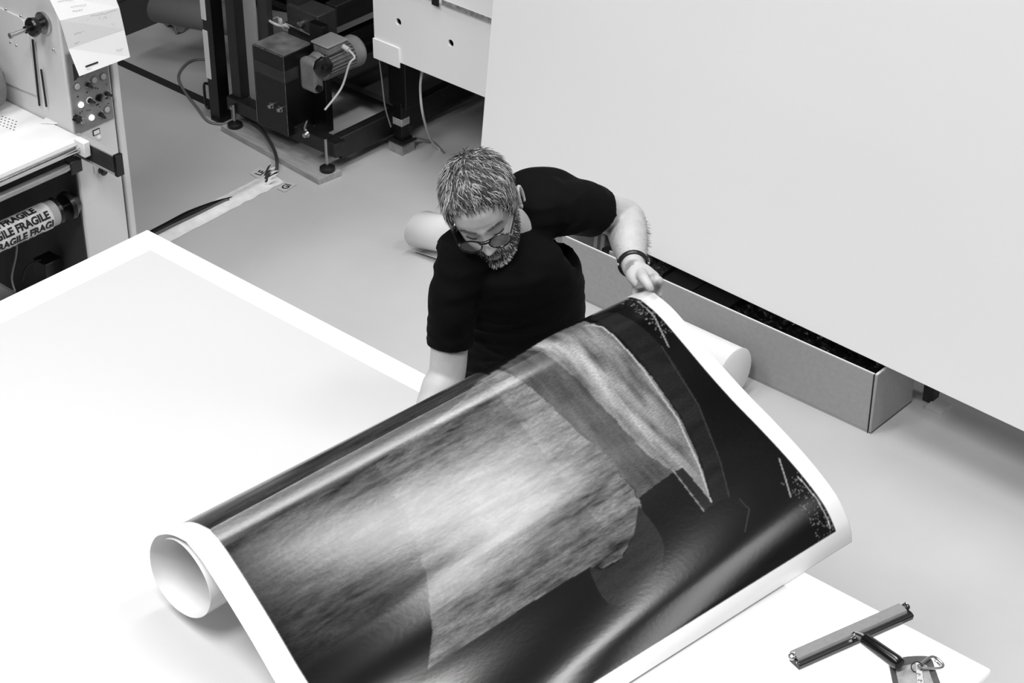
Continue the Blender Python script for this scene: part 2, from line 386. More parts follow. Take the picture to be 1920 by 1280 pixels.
def print_mat():
    m = bpy.data.materials.new('glossy_print'); m.use_nodes = True; N = m.node_tree.nodes; L = m.node_tree.links
    b = N['Principled BSDF']; b.inputs['Roughness'].default_value = .19; b.inputs['Specular IOR Level'].default_value = .42
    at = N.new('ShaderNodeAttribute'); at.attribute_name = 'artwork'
    uv0 = N.new('ShaderNodeAttribute'); uv0.attribute_name = 'sheet_uv'
    mp = N.new('ShaderNodeMapping'); mp.inputs['Scale'].default_value = (90, 260, 1); L.new(uv0.outputs['Vector'], mp.inputs[0])
    g1 = N.new('ShaderNodeTexNoise'); g1.inputs['Scale'].default_value = 1.0; g1.inputs['Detail'].default_value = 5; L.new(mp.outputs[0], g1.inputs['Vector'])
    mr_ = N.new('ShaderNodeMapRange'); mr_.inputs[1].default_value = .3; mr_.inputs[2].default_value = .7; mr_.inputs[3].default_value = .72; mr_.inputs[4].default_value = 1.28
    L.new(g1.outputs[0], mr_.inputs[0])
    lt_ = N.new('ShaderNodeMath'); lt_.operation = 'LESS_THAN'; lt_.inputs[1].default_value = .55; L.new(at.outputs['Fac'], lt_.inputs[0])
    mxf = N.new('ShaderNodeMix'); mxf.data_type = 'FLOAT'; mxf.inputs[2].default_value = 1.0
    L.new(lt_.outputs[0], mxf.inputs[0]); L.new(mr_.outputs[0], mxf.inputs[3])
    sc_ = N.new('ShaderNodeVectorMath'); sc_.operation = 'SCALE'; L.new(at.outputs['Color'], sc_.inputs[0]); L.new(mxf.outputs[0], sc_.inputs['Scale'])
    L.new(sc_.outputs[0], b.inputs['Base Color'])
    uv = N.new('ShaderNodeAttribute'); uv.attribute_name = 'sheet_uv'
    n = N.new('ShaderNodeTexNoise'); n.inputs['Scale'].default_value = 90; n.inputs['Detail'].default_value = 3
    L.new(uv.outputs['Vector'], n.inputs['Vector'])
    bp = N.new('ShaderNodeBump'); bp.inputs['Strength'].default_value = .05; bp.inputs['Distance'].default_value = .002
    L.new(n.outputs[0], bp.inputs['Height']); L.new(bp.outputs[0], b.inputs['Normal'])
    return m
m_print = print_mat()
pr = bpy.data.objects.new('printed_sheet', me); COL.objects.link(pr); pr.parent = t; WORLD[pr.name] = o0
me.materials.append(m_print); me.materials.append(paper_mat('print_back_paper', 238, .25))
sol = pr.modifiers.new('thick', 'SOLIDIFY'); sol.thickness = .0007; sol.offset = -1; sol.material_offset = 1; sol.material_offset_rim = 1

# ------------------------------------------------------------------ tall leaning panel and what stands under it
def panel_pt(x, z): return Vector((x, 4.863-(x+4.53)*.0355+.134*(z-.26), z))
t = thing('display_panel', (-2.8, 5.0, 0), 'huge pale grey panel leaning behind the man at right', 'panel')
a0, a1 = -4.53, -1.2
corners = [panel_pt(a0, .26), panel_pt(a1, .26), panel_pt(a1, 2.15), panel_pt(a0-.012, 2.15)]
MB().prism(corners, (0, .018, .002)).build('board', M('panel_board', 243, .6, noi=.012, nsc=1.5), t, bevel=.001)
for x in (-2.715, -1.5):
    MB().box((x-.02, 5.055, 0), (x+.02, 5.095, 1.9)).build('support_post', m_dark2, t, bevel=.003)
    q = panel_pt(x, .55)
    MB().box((x-.018, q.y+.016, .52), (x+.018, 5.06, .56)).build('bracket', m_steel, t)
MB().box((-2.70, 5.02, 0), (-2.64, 5.09, .012)).build('post_foot', m_offwhite, t)

# cardboard box
bx0, bx1, by0, by1, bz = -4.06, -2.752, 4.782, 5.02, .225
t = thing('cardboard_box', ((bx0+bx1)/2, (by0+by1)/2, 0), 'long low open cardboard box under the big pale panel', 'box')
th = .007
MB().box((bx0, by0, 0), (bx1, by1, th)).build('box_bottom', m_card, t)
MB().box((bx0, by0, th), (bx1-.012, by0+th, bz)).build('long_side', m_card, t, bevel=.002)
MB().box((bx0, by1-th, th), (bx1-.012, by1, bz)).build('long_side', m_card, t, bevel=.002)
MB().box((bx0, by0+th, th), (bx0+th, by1-th, bz)).build('end_side', m_card, t, bevel=.002)
MB().box((bx1-.010, by0, th*.2), (bx1, by1, bz+.002)).build('end_side', m_card, t, bevel=.002)
m_cut = M('cut_board_edge', 225, .8)
MB().box((bx0+.002, by0+.001, bz), (bx1-.012, by0+th-.001, bz+.0015)).build('cut_edge', m_cut, t, smooth=0)
MB().box((bx1-.009, by0+.002, bz+.002), (bx1-.001, by1-.002, bz+.0035)).build('cut_edge', m_cut, t, smooth=0)
MB().box((bx1-.0135, by0-.0015, 0), (bx1-.0105, by0+.004, bz)).build('corner_seam', m_ink, t, smooth=0)
# wrapped goods standing in the box
m_wrap = M('crinkled_black_film', 24, .3, noi=.9, nsc=70)  # strong grey noise paints glints into the film colour
m_flat = M('flat_black_board', 14, .5)
def wrapped(x0, x1, y0, y1, z1, amp, mat, label, name='wrapped_bundle', nz=14):
    mb = MB(); nx = max(6, int((x1-x0)/.008)); ny = max(4, int((y1-y0)/.008)); nz = 20
    bm = bmesh.new(); bmesh.ops.create_cube(bm, size=1)
    bmesh.ops.subdivide_edges(bm, edges=[e for e in bm.edges if abs(e.verts[0].co.x-e.verts[1].co.x) > .5], cuts=nx, use_grid_fill=True)
    bmesh.ops.subdivide_edges(bm, edges=[e for e in bm.edges if abs(e.verts[0].co.y-e.verts[1].co.y) > .5], cuts=ny, use_grid_fill=True)
    bmesh.ops.subdivide_edges(bm, edges=[e for e in bm.edges if abs(e.verts[0].co.z-e.verts[1].co.z) > .5], cuts=nz, use_grid_fill=True)
    zb = .0105
    for v in bm.verts:
        c = Vector(((x0+x1)/2+v.co.x*(x1-x0), (y0+y1)/2+v.co.y*(y1-y0), zb+(v.co.z+.5)*(z1-zb)))
        if amp:
            q = Vector((c.x*70, c.y*60, c.z*40)); n = noise.fractal(q, .9, 2.1, 4); r = abs(noise.noise(q*1.7))
            c += Vector((0, -.4 if v.co.y < 0 else .4, 1 if v.co.z > .45 else 0))*amp*(n-.9*r)
            c.z = max(c.z, zb)
        v.co = c
    me = bpy.data.meshes.new(name); o0 = Vector(((x0+x1)/2, (y0+y1)/2, zb))
    bm.transform(Matrix.Translation(-o0)); bm.to_mesh(me); bm.free(); me.materials.append(mat)
    o = bpy.data.objects.new(name, me); o.location = o0; COL.objects.link(o); WORLD[o.name] = o0
    tag(o, label, 'package'); return o
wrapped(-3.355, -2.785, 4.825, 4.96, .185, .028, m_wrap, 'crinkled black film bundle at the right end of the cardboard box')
wrapped(-3.52, -3.37, 4.80, 4.96, .195, 0, m_flat, 'flat black board package in the middle of the cardboard box', 'board_package')
wrapped(-3.655, -3.53, 4.80, 4.96, .19, 0, M('flat_dark_board', 26, .55), 'flat charcoal board package left of the black board package', 'board_package')
wrapped(-3.725, -3.665, 4.80, 4.96, .2, .010, M('brown_film', 38, .35, noi=.6, nsc=40, stretch=(8, 1, 1)), 'narrow streaked dark bundle beside the charcoal board package')
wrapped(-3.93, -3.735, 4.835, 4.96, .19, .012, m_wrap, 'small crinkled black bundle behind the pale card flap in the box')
o = MB().box((-3.86, 4.80, .012), (-3.735, 4.806, .232)).build('card_flap', m_card); tag(o, 'pale loose card standing at the inner front of the cardboard box', 'card')
for i, x in enumerate((-3.985, -3.955)):
    o = MB().prism([(x, 4.85, .012), (x+.016, 4.85, .012), (x+.018, 4.87, .24), (x+.002, 4.87, .24)], (0, .005, 0)).build('wood_slat', M('pale_slat', 130, .7, noi=.3, nsc=20))
    tag(o, ('left' if i == 0 else 'right')+' one of two thin pale slats in the left end of the box', 'slat', 'slats in the cardboard box')

# white paper roll in front of the box
pr0 = P(1338, 702, z=.1)
t = thing('paper_roll', (pr0.x-.2, pr0.y, 0), 'white paper roll on the floor between the print and the cardboard box', 'paper roll')
c0 = Vector((-3.20, 4.64, .098)); c1 = c0+Vector((-.30, .0, 0))
MB().lathe(c1, (1, 0, 0), [(0, .094), (.30, .094)]).build('paper_winding', M('roll_paper', 228, .7), t)
MB().lathe(c0+Vector((-.002, 0, 0)), (1, 0, 0), [(0, .094), (.004, .0955), (.006, .092), (.0062, .0)]).build('end_disc', M('roll_end', 235, .7), t)

# curled strip of paper on the floor behind the man's shoulder
def ribbon(path, wd, thick=.0006):
    mb = MB(); k = len(path)
    vv = []; 
    for (q, d) in path: vv += [Vector(q), Vector(q)+Vector(d)*wd]
    mb.add(vv, [(2*i, 2*i+2, 2*i+3, 2*i+1) for i in range(k-1)]); return mb
lc = P(792, 446, z=.06)
path = []
for i in range(61):
    a = -2.3+i/60*6.4; r = .085-.012*i/60
    path.append((Vector((lc.x-.005+.30*r*math.cos(a)-(i/60)*.01, lc.y+.01+r*math.cos(a)*.9, .084+r*math.sin(a))), (1, .1+.004*i, .05)))
o = ribbon(path, .2).build('curled_paper_strip', paper_mat('strip_paper', 240, .3), smooth=80)
so = o.modifiers.new('thick', 'SOLIDIFY'); so.thickness = .0006
tag(o, 'curled white paper offcut on the floor behind the man', 'paper')

# ------------------------------------------------------------------ laminating machine at the left
XM = -5.0
def fx(px, py): return P(px, py, x=XM)
Y0 = fx(142, 291).y; Y1 = fx(207, 125).y; Y2 = fx(230, 200).y
lam = thing('laminating_machine', (-5.4, Y0, 0), 'pale grey laminating machine with control panel and white feed bed', 'machine')
MB().box((-5.75, Y0, .0), (XM, Y1-.004, 1.75)).build('side_column', m_offwhite, lam, bevel=.006)
MB().box((-5.72, Y1-.006, 0), (XM-.012, Y1+.006, 1.74)).build('column_gap', m_ink, lam, smooth=0)
MB().box((-5.75, Y1+.004, 0), (XM+.002, Y2, 1.75)).build('rear_column', m_offwhite, lam, bevel=.005)
# control panel on the +x face
cpl = [fx(129, 110), fx(147, 248), fx(213, 222), fx(203, 100)]
cz0 = (cpl[1].z+cpl[2].z)/2; cz1 = cpl[0].z+.02; cy0, cy1 = Y0+.008, Y1-.012
cp = MB().box((XM, cy0, cz0), (XM+.006, cy1, cz1)).build('control_panel', m_plate, lam, bevel=.004)
xf = XM+.006
def disc(px, py, r, mat, name, h=.006):
    q = P(px, py, x=xf); return MB().lathe((xf, q.y, q.z), (1, 0, 0), [(0, r), (h*.7, r), (h, r*.85), (h+.0001, 0)], seg=20).build(name, mat, cp)
def ring(px, py, r, mat=None):
    q = P(px, py, x=xf); return MB().lathe((xf, q.y, q.z), (1, 0, 0), [(0, r*1.22), (.003, r*1.22), (.0031, 0)], seg=20).build('bezel', mat or m_steel, cp)
m_btn = M('grey_button', 172, .5); m_lit = M('lit_button', 235, .4, emit=1.6)
for (x, y) in ((144, 162), (176, 150), (193, 143), (200, 205)): ring(x, y, .0105, M('dark_bezel', 95, .5)); disc(x, y, .0105, m_btn, 'push_button')
for (x, y) in ((151, 196), (171, 220)): disc(x, y, .0095, m_lit, 'lit_button', .007)
def selector(px, py, ang, base):
    q = P(px, py, x=xf); ring(px, py, .0095, base)
    k = MB().lathe((xf, q.y, q.z), (1, 0, 0), [(0, .0095), (.008, .0085), (.0085, 0)], seg=18).build('selector_knob', m_plastic, cp)
    dv = Vector((0, math.cos(ang), math.sin(ang)))
    MB().bar(Vector((xf+.011, q.y, q.z))-dv*.009, Vector((xf+.011, q.y, q.z))+dv*.016, .008, .010, side=(1, 0, 0)).build('selector_grip', m_plastic, cp, bevel=.001)
selector(164, 158, -.9, m_steel); selector(167, 188, -.6, m_white); selector(184, 183, 1.1, m_dark); selector(199, 175, -.6, m_steel); selector(188, 214, -1.0, m_steel)
q = P(154, 226, x=xf); MB().lathe((xf, q.y, q.z), (1, 0, 0), [(0, .0105), (.004, .0105), (.0045, .007), (.002, .006), (.002, .004), (.006, .003), (.0061, 0)], seg=20).build('key_lock', m_steel, cp)
q = P(140, 221, x=xf)
mb = MB(); star = [Vector((xf+.004, q.y+(.0155 if i % 2 else .012)*math.cos(i*PI/7), q.z+(.0155 if i % 2 else .012)*math.sin(i*PI/7))) for i in range(14)]
mb.prism(star, (.018, 0, 0)).build('star_knob', m_plastic, cp, bevel=.002)
sc = [P(136, 121, x=xf), P(150, 143, x=xf)]
MB().box((xf, sc[0].y, sc[1].z), (xf+.003, sc[1].y+.012, sc[0].z)).build('display_window', m_plastic, cp)
mark = MB()
for (x, y, l) in ((141, 149, .012), (146, 181, .006), (179, 165, .005), (183, 166, .004), (163, 173, .006), (183, 196, .012), (200, 184, .010), (150, 212, .005), (154, 209, .003), (163, 207, .002), (166, 207, .002), (169, 206, .002), (187, 200, .003), (203, 194, .003), (200, 158, .003)):
    q = P(x, y, x=xf); mark = MB().box((xf, q.y-l/2, q.z-.0022), (xf+.0008, q.y+l/2, q.z+.0022)); mark.build('printed_mark', m_ink, cp, smooth=0)
q = P(180, 247, x=XM); bd = MB().box((XM, q.y-.014, q.z-.010), (XM+.003, q.y+.014, q.z+.010)).build('badge', m_ink, lam, bevel=.001)
MB().box((XM+.003, q.y-.011, q.z-.007), (XM+.0038, q.y+.011, q.z+.007)).build('badge_face', m_white, bd)
q = P(185, 257, x=XM); MB().lathe((XM, q.y, q.z), (1, 0, 0), [(0, .009), (.004, .008), (.006, .004), (.0061, 0)]).build('indicator_dome', M('dome_white', 240, .3), lam)
q = P(185, 315, x=XM); MB().box((XM, q.y-.02, q.z-.014), (XM+.004, q.y+.02, q.z+.016)).build('catch_plate', m_offwhite, lam, bevel=.001)
q = P(188, 318, x=XM); MB().lathe((XM+.004, q.y, q.z), (1, 0, 0), [(0, .012), (.018, .014), (.022, .010), (.0221, 0)]).build('catch_knob', m_plastic, lam)
# inner (-y) face of the column
def fy(px, py, dy=0): return P(px, py, y=Y0-dy)
MB().prism([fy(-40, -8), fy(0, 12), fy(40, 31), fy(47, 38), fy(57, 70), fy(72, 178), fy(40, 165), fy(-40, 130)], (0, -.008, 0)).build('inner_plate', m_offwhite, lam, bevel=.001)
def slot(a, b, wd=.007):
    MB().bar(fy(*a, .0095), fy(*b, .0095), .004, wd, side=(1, 0, 0)).build('slot', m_ink, lam, smooth=0)
slot((61, 74), (74, 198)); slot((77, 130), (87, 200), .006)
for a in ((11, 17), (39, 30), (20, 79), (31, 85), (100, 93)):
    q = fy(*a, .008); MB().lathe(q, (0, -1, 0), [(0, .0045), (.003, .0035), (.0035, 0)], seg=12).build('screw', m_chrome, lam)
q = fy(84, 42, .0); hb = MB().lathe(q, (0, -1, 0), [(0, .036), (.010, .037), (.012, .033), (.0125, .02)], seg=30).build('roller_bearing', m_steel, lam)
MB().lathe(q, (0, -1, 0), [(.012, .014), (.03, .016), (.034, .028), (.05, .032), (.056, .028), (.057, .012), (.075, .012)], seg=26).build('hand_knob', m_plastic, lam)
MB().lathe(q, (0, -1, 0), [(.075, .0065), (.125, .0065), (.127, .009), (.134, .009), (.1345, 0)], seg=16).build('knob_shaft', m_steel, lam)
# dark inside and far upright
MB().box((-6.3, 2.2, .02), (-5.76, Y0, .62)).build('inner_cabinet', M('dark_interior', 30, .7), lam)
MB().box((-5.70, Y0-.005, .02), (XM-.008, Y0, fx(142, 291).z+.02)).build('shade_sheet', M('shade_paint', 52, .6, noi=.2), lam, smooth=0)  # dark sheet painting the shade on the column face below the bed
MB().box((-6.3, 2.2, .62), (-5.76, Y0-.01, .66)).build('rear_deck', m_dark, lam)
MB().box((-6.3, 2.0, 0), (-5.2, 2.2, 1.6)).build('side_column', m_offwhite, lam, bevel=.006)
# bed
bc = fy(156, 258); BZ = bc.z; BX = bc.x
MB().box((BX-.42, 2.2, BZ-.02), (BX, Y0-.003, BZ)).build('feed_bed', M('bed_white', 236, .4), lam, bevel=.003)
for j in range(4):
    for i in range(6):
        q = P(-2+6.5*i*1.0-1.5*j, 216+2.4*i+5.2*j, z=BZ)
        if q.y < Y0-.02: MB().lathe((q.x, q.y, BZ-.0005), (0, 0, 1), [(0, .0028), (.0009, .0028), (.00091, 0)], seg=10).build('vent_hole', m_ink, lam, smooth=0)
MB().cyl((BX+.014, 2.2, BZ-.020), (BX+.014, Y0-.005, BZ-.020), .012).build('front_bar', m_chrome, lam)
MB().cyl((BX+.004, 2.2, BZ-.075), (BX+.004, Y0-.075, BZ-.075), .013).build('lower_bar', m_steel, lam)
MB().box((BX-.01, Y0-.075, BZ-.1), (BX+.02, Y0-.03, BZ-.055)).build('bar_holder', m_plastic, lam, bevel=.003)
# guide rail running out past the column
ra = P(160, 262, y=Y0-.002); rb_ = P(212, 298, y=Y0-.002)
rz = BZ-.012; rx1 = rb_.x+.02
rail = MB().box((BX-.05, Y0-.004, rz-.062), (rx1-.014, Y0+.018, rz)).build('guide_rail', m_dark2, lam, bevel=.001)
MB().box((BX-.05, Y0-.006, rz), (rx1-.014, Y0+.020, rz+.006)).build('rail_cap', m_grey, rail, bevel=.001)
MB().box((BX-.05, Y0-.007, rz-.066), (rx1-.014, Y0+.016, rz-.060)).build('rail_lip', m_grey, rail)
MB().box((rx1-.014, Y0-.007, rz-.068), (rx1, Y0+.021, rz+.007)).build('rail_end_cap', m_plastic, rail, bevel=.001)
MB().box((BX-.006, Y0-.034, BZ-.045), (BX+.045, Y0-.009, BZ+.008)).build('bed_clamp', m_white, lam, bevel=.003)
MB().prism([P(108, 203, z=BZ+.001), P(130, 216, z=BZ+.001), P(112, 234, z=BZ+.001), P(76, 232, z=BZ+.001)], (0, 0, .006)).build('bed_guard', m_white, lam, bevel=.002)
# loaded rolls
mr = fy(0, 145)
rc = Vector((fy(8, 150).x, 0, BZ+.101))
t = thing('media_roll', (rc.x, 3.2, rc.z-.1), 'dark grey media roll mounted above the white feed bed', 'roll')
MB().cyl((rc.x, 2.35, rc.z), (rc.x, Y0-.06, rc.z), .098, seg=48).build('roll_winding', M('grey_media', 112, .75, noi=.12, nsc=60), t)
MB().cyl((rc.x, 2.21, rc.z), (rc.x, Y0-.009, rc.z), .018).build('roll_shaft', m_steel, t)
# lower roll wrapped in lettered tape
la = P(100, 398, y=Y0-.10); LRr = .046
t = thing('taped_roll', (la.x, 3.2, la.z-.05), 'thin roll wound in FRAGILE tape below the feed bed', 'roll')
MB().cyl((la.x, 2.5, la.z), (la.x, la.y-.03, la.z), LRr, seg=48).build('tape_winding', M('pale_tape', 205, .45, noi=.25, nsc=35, bump=.25, bsc=45), t)
MB().cyl((la.x, la.y-.03, la.z), (la.x, la.y, la.z), LRr*.93, seg=40).build('roll_core', M('core_board', 165, .7), t)
MB().lathe((la.x, la.y, la.z), (0, 1, 0), [(0, .045), (.012, .047), (.014, .016), (.045, .014), (.048, .047), (.062, .05), (.07, .044), (.092, .03)]).build('roll_flange', m_plastic, t)
def wrap_text(txt, size, y_end, ang, bold=.0017):
    vv_, ff_ = text_mesh(txt, size, bold)
    tm = bpy.data.meshes.new('temp'); tm.from_pydata([tuple(v) for v in vv_], [], ff_); bm = bmesh.new(); bm.from_mesh(tm)
    bmesh.ops.triangulate(bm, faces=bm.faces)
    for _ in range(3):
        bmesh.ops.subdivide_edges(bm, edges=[e for e in bm.edges if e.calc_length() > .006], cuts=1)
        bmesh.ops.triangulate(bm, faces=bm.faces)
    bm.verts.index_update(); vv_ = [v.co.copy() for v in bm.verts]; ff_ = [tuple(v.index for v in f.verts) for f in bm.faces]
    bm.free(); bpy.data.meshes.remove(tm)
    wd = max(v.x for v in vv_); out = []
    for v in vv_:
        a = ang+v.y/LRr
        out.append(Vector((la.x+(LRr+.0008)*math.cos(a), y_end-wd+v.x, la.z+(LRr+.0008)*math.sin(a))))
    MB().add(out, ff_).build('tape_lettering', m_ink, t, smooth=0)
wrap_text('FRAGILE FRAGILE', .035, la.y-.042, .34)
wrap_text('FRAGILE FRAGI', .035, la.y-.034, -.42)
wrap_text('FRAGILE FRAGILE', .035, la.y-.075, 1.12)
wrap_text('GILE FRAGILE FR', .035, la.y-.06, -1.2)
# cables and motor in the dark below the bed
t = thing('cable_box', P(105, 505, x=-5.12), 'small black connector box with cables under the lettered roll', 'connector')
q = P(96, 500, x=-5.14)
MB().box((q.x-.05, q.y-.035, q.z-.045), (q.x+.02, q.y+.035, q.z+.03)).build('housing', m_plastic, t, bevel=.004)
MB().tube([q+Vector((0, -.03, .02)), P(75, 488, x=-5.16), P(50, 500, x=-5.16), P(42, 525, x=-5.16)], .004).build('cable', m_rubber, t)
MB().tube([P(32, 455, x=-5.14), P(30, 480, x=-5.14), P(22, 520, x=-5.14), P(28, 545, x=-5.14)], .0035).build('cable', m_cableg, t)

# folded note hanging over the control panel
xn = XM+.05
nc = [P(88, -12, x=xn-.02), P(207, -28, x=xn-.01), P(233, 55, x=xn+.012), P(244, 107, x=xn+.03), P(149, 143, x=xn+.04), P(128, 91, x=xn+.008), P(112, 38, x=xn+.014)]
TLn, TRn, F2r, BRn, BLn, F2l, F1l = nc
F1r = TRn.lerp(F2r, .48)+Vector((.01, 0, 0))
t = thing('note_sheet', BLn, 'white folded note sheet hanging over the control panel', 'paper')
o = MB().add([TLn, TRn, F1r, F1l], [(0, 1, 2, 3)]).add([F1l, F1r, F2r, F2l], [(0, 1, 2, 3)]).add([F2l, F2r, BRn, BLn], [(0, 1, 2, 3)]).build('note_paper', paper_mat('note_paper_white', 246, .2), t, smooth=0)
so = o.modifiers.new('thick', 'SOLIDIFY'); so.thickness = .0006; so.offset = -1
def on_note(u, v, quad):          # u across, v down
    a, b, c, d = quad; p = a.lerp(b, u).lerp(d.lerp(c, u), v); n = (b-a).cross(d-a).normalized()
    if n.x < 0: n = -n
    return p+n*.0012
low = (F2l, F2r, BRn, BLn); mid = (F1l, F1r, F2r, F2l); top = (TLn, TRn, F1r, F1l)
MB().add([on_note(.16, .74, low), on_note(.40, .74, low), on_note(.40, .80, low), on_note(.16, .80, low)], [(0, 1, 2, 3)]).build('printed_rule', m_ink, t, smooth=0)
def scrib(quad, u0, u1, v, amp=.035, k=26, r=.0004, mat=m_pencil):
    pts = []
    for i in range(k):
        u = u0+(u1-u0)*i/(k-1); pts.append(on_note(u, v+amp*random.uniform(-1, 1), quad))
    MB().tube(pts, r, seg=4, smooth=2).build('handwriting', mat, t)
scrib(top, .1, .35, .35); scrib(top, .25, .5, .62); scrib(top, .25, .42, .78)
scrib(mid, .30, .46, .20); scrib(mid, .5, .95, .10); scrib(mid, .30, .62, .36); scrib(mid, .62, .75, .30, .1, 10); scrib(mid, .72, .86, .62); scrib(mid, .76, .85, .72); scrib(mid, .16, .34, .58); scrib(mid, .12, .2, .9, .03, 10)
scrib(low, .16, .25, .88, .03, 12); scrib(low, .78, .9, .62, .05, 14)

# ------------------------------------------------------------------ plank and dark press stand behind
PZ = .026
o = MB().prism([P(415, 246, z=0), P(598, 347, z=0), P(640, 330, z=0), P(458, 232, z=0)], (0, 0, PZ)).build('wood_plank', m_wood, bevel=.002)
tag(o, 'pale wooden plank on the floor under the press stand feet', 'plank')
st = thing('press_stand', (-5.55, 4.95, PZ), 'black machine stand with motor and levelling feet on the plank', 'machine')
YF = 4.842
def sy(px, py, y=YF): return P(px, py, y=y)
f1 = P(441, 238, z=PZ); f2 = P(614, 320, z=PZ)
for q, zt in ((f1, sy(440, 200).z), (f2, sy(612, 262).z)):
    ft = MB().lathe((q.x, q.y, PZ), (0, 0, 1), [(0, .026), (.006, .030), (.016, .030), (.020, .024), (.021, .010), (.03, .008)]).build('levelling_foot', m_rubber, st)
    MB().cyl((q.x, q.y, PZ+.028), (q.x, q.y, max(zt+.03, PZ+.1)), .0065, seg=14).build('threaded_rod', m_steel, ft)
# front cross beam, between the feet
zb0 = .085; zb1 = .145
MB().box((f1.x-.05, YF-.02, zb0), (f2.x+.035, YF+.035, zb1)).build('front_beam', m_dark, st, bevel=.003)
q = sy(445, 197); MB().lathe((q.x, YF-.02, q.z), (0, -1, 0), [(0, .010), (.014, .010), (.016, .006), (.0161, 0)], seg=6).build('bolt', m_steel, st)
# long side beams going back
MB().box((f2.x-.035, YF+.035, .05), (f2.x+.010, 6.6, .145)).build('side_beam', m_dark, st, bevel=.004)
MB().box((f1.x-.045, YF+.035, .07), (f1.x+.025, 6.6, .145)).build('side_beam', m_dark, st, bevel=.004)
MB().box((f1.x+.02, 5.3, .075), (f2.x-.04, 6.2, .10)).build('under_tray', M('under_tray_steel', 48, .6), st)
# upright posts on the left
pa = P(406, 226, z=0)
post = MB().box((pa.x-.022, pa.y-.01, 0), (pa.x+.035, pa.y+.05, 1.2)).build('black_post', m_black, st, bevel=.002)
yl = pa.y-.011
for (a, b) in (((377, -30), (391, 40)), ((387, 58), (402, 151))):
    z1 = P(a[0], a[1], y=yl).z; z0 = P(b[0], b[1], y=yl).z
    MB().box((pa.x-.022, yl-.003, z0), (pa.x+.004, yl+.001, z1)).build('white_strip', m_white, st, smooth=0)
MB().tube([Vector((pa.x-.022, pa.y, .155)), Vector((pa.x-.05, pa.y-.005, .15)), Vector((pa.x-.055, pa.y-.005, .10)), Vector((pa.x-.05, pa.y-.005, .05)), Vector((pa.x-.022, pa.y, .045))], .006).build('post_handle', m_plastic, st)
pb = sy(447, 182)
MB().box((pb.x-.032, YF-.005, zb1), (pb.x+.02, YF+.05, 1.5)).build('dark_post', m_dark, st, bevel=.003)
# pale upright plate
x0 = sy(447, 20, 4.89).x; x1 = sy(505, 20, 4.89).x
MB().box((x0, 4.885, zb1-.01), (x0+.10, 4.897, 1.2)).build('pale_plate', M('pale_plate', 150, .6, noi=.1), st, bevel=.001)
MB().box((x0+.10, 4.90, zb1), (x0+.155, 4.93, 1.2)).build('grey_rib', m_dark2, st, bevel=.001)
# motor control box
YB = 4.79
bl = P(483, 206, y=YB); br = P(541, 258, y=YB); tl = P(472, 84, y=YB); tr = P(531, 106, y=YB)
X0, X1 = (bl.x+tl.x)/2, (br.x+tr.x)/2; Z1 = (tl.z+tr.z)/2; Z0 = br.z; YBB = P(585, 70, x=X1).y
hb = MB().box((X0, YB, Z0), (X1, YBB, Z1)).build('control_housing', m_black, st, bevel=.004)
MB().box((X0+.003, YB+.004, Z1), (X1-.003, YBB, Z1+.004)).build('housing_lid', M('scuffed_lid', 105, .35, noi=.55, nsc=16, bump=.3, bsc=25), hb, bevel=.001)
zt1 = P(480, 112, y=YB).z; zt0 = P(482, 134, y=YB).z
MB().box((X0-.001, YB-.0015, zt0), (X1+.0015, YB, zt1)).build('tape_band', m_dark2, hb, smooth=0)
MB().box((X1, YB, zt0), (X1+.0015, YB+.07, zt1)).build('tape_band', m_dark2, hb, smooth=0)
MB().bar((X1+.0008, YB-.0008, Z0+.01), (X1+.0008, YB-.0008, Z1), .002, .002, side=(1, 0, 0)).build('worn_edge', M('worn_edge', 90, .5, noi=.9, nsc=60), hb)
MB().bar((X0-.0005, YB-.0005, Z0+.01), (X0-.0005, YB-.0005, Z1), .0025, .0025, side=(1, 0, 0)).build('worn_edge', m_steel, hb)
MB().bar((X0, YB-.0005, Z1), (X1, YB-.0005, Z1), .003, .003).build('worn_edge', M('worn_edge', 90), hb)
for p in ((510, 197), (527, 204)):
    q = P(*p, y=YB); MB().lathe((q.x, YB, q.z), (0, -1, 0), [(0, .013), (.004, .013), (.005, .010), (.016, .0095), (.019, .006), (.0191, 0)], seg=18).build('round_knob', m_steel, hb)
# frame behind the box: upright plate with crank lever
XU = X1+.075
MB().box((X1+.0, YBB-.012, .10), (XU, YBB+.02, Z1+.10)).build('upright_plate', m_black, st, bevel=.002)
q = P(560, 112, y=YBB-.05)
MB().bar(P(548, 107, y=YBB-.04), P(594, 117, y=YBB-.04), .006, .006).build('crank_lever', m_chrome, st, bevel=.001)
MB().bar(P(589, 80, y=YBB-.03), P(591, 110, y=YBB-.03), .005, .005, side=(1, 0, 0)).build('crank_lever', m_chrome, st, bevel=.001)
MB().lathe(P(580, 112, y=YBB-.035), (0, -1, 0), [(-.02, .012), (0, .012), (.006, .009), (.0061, 0)], seg=16).build('crank_pivot', m_steel, st)
MB().bar(P(535, 42, y=YBB), P(592, 69, y=YBB), .008, .006).build('guide_rod', m_chrome, st)
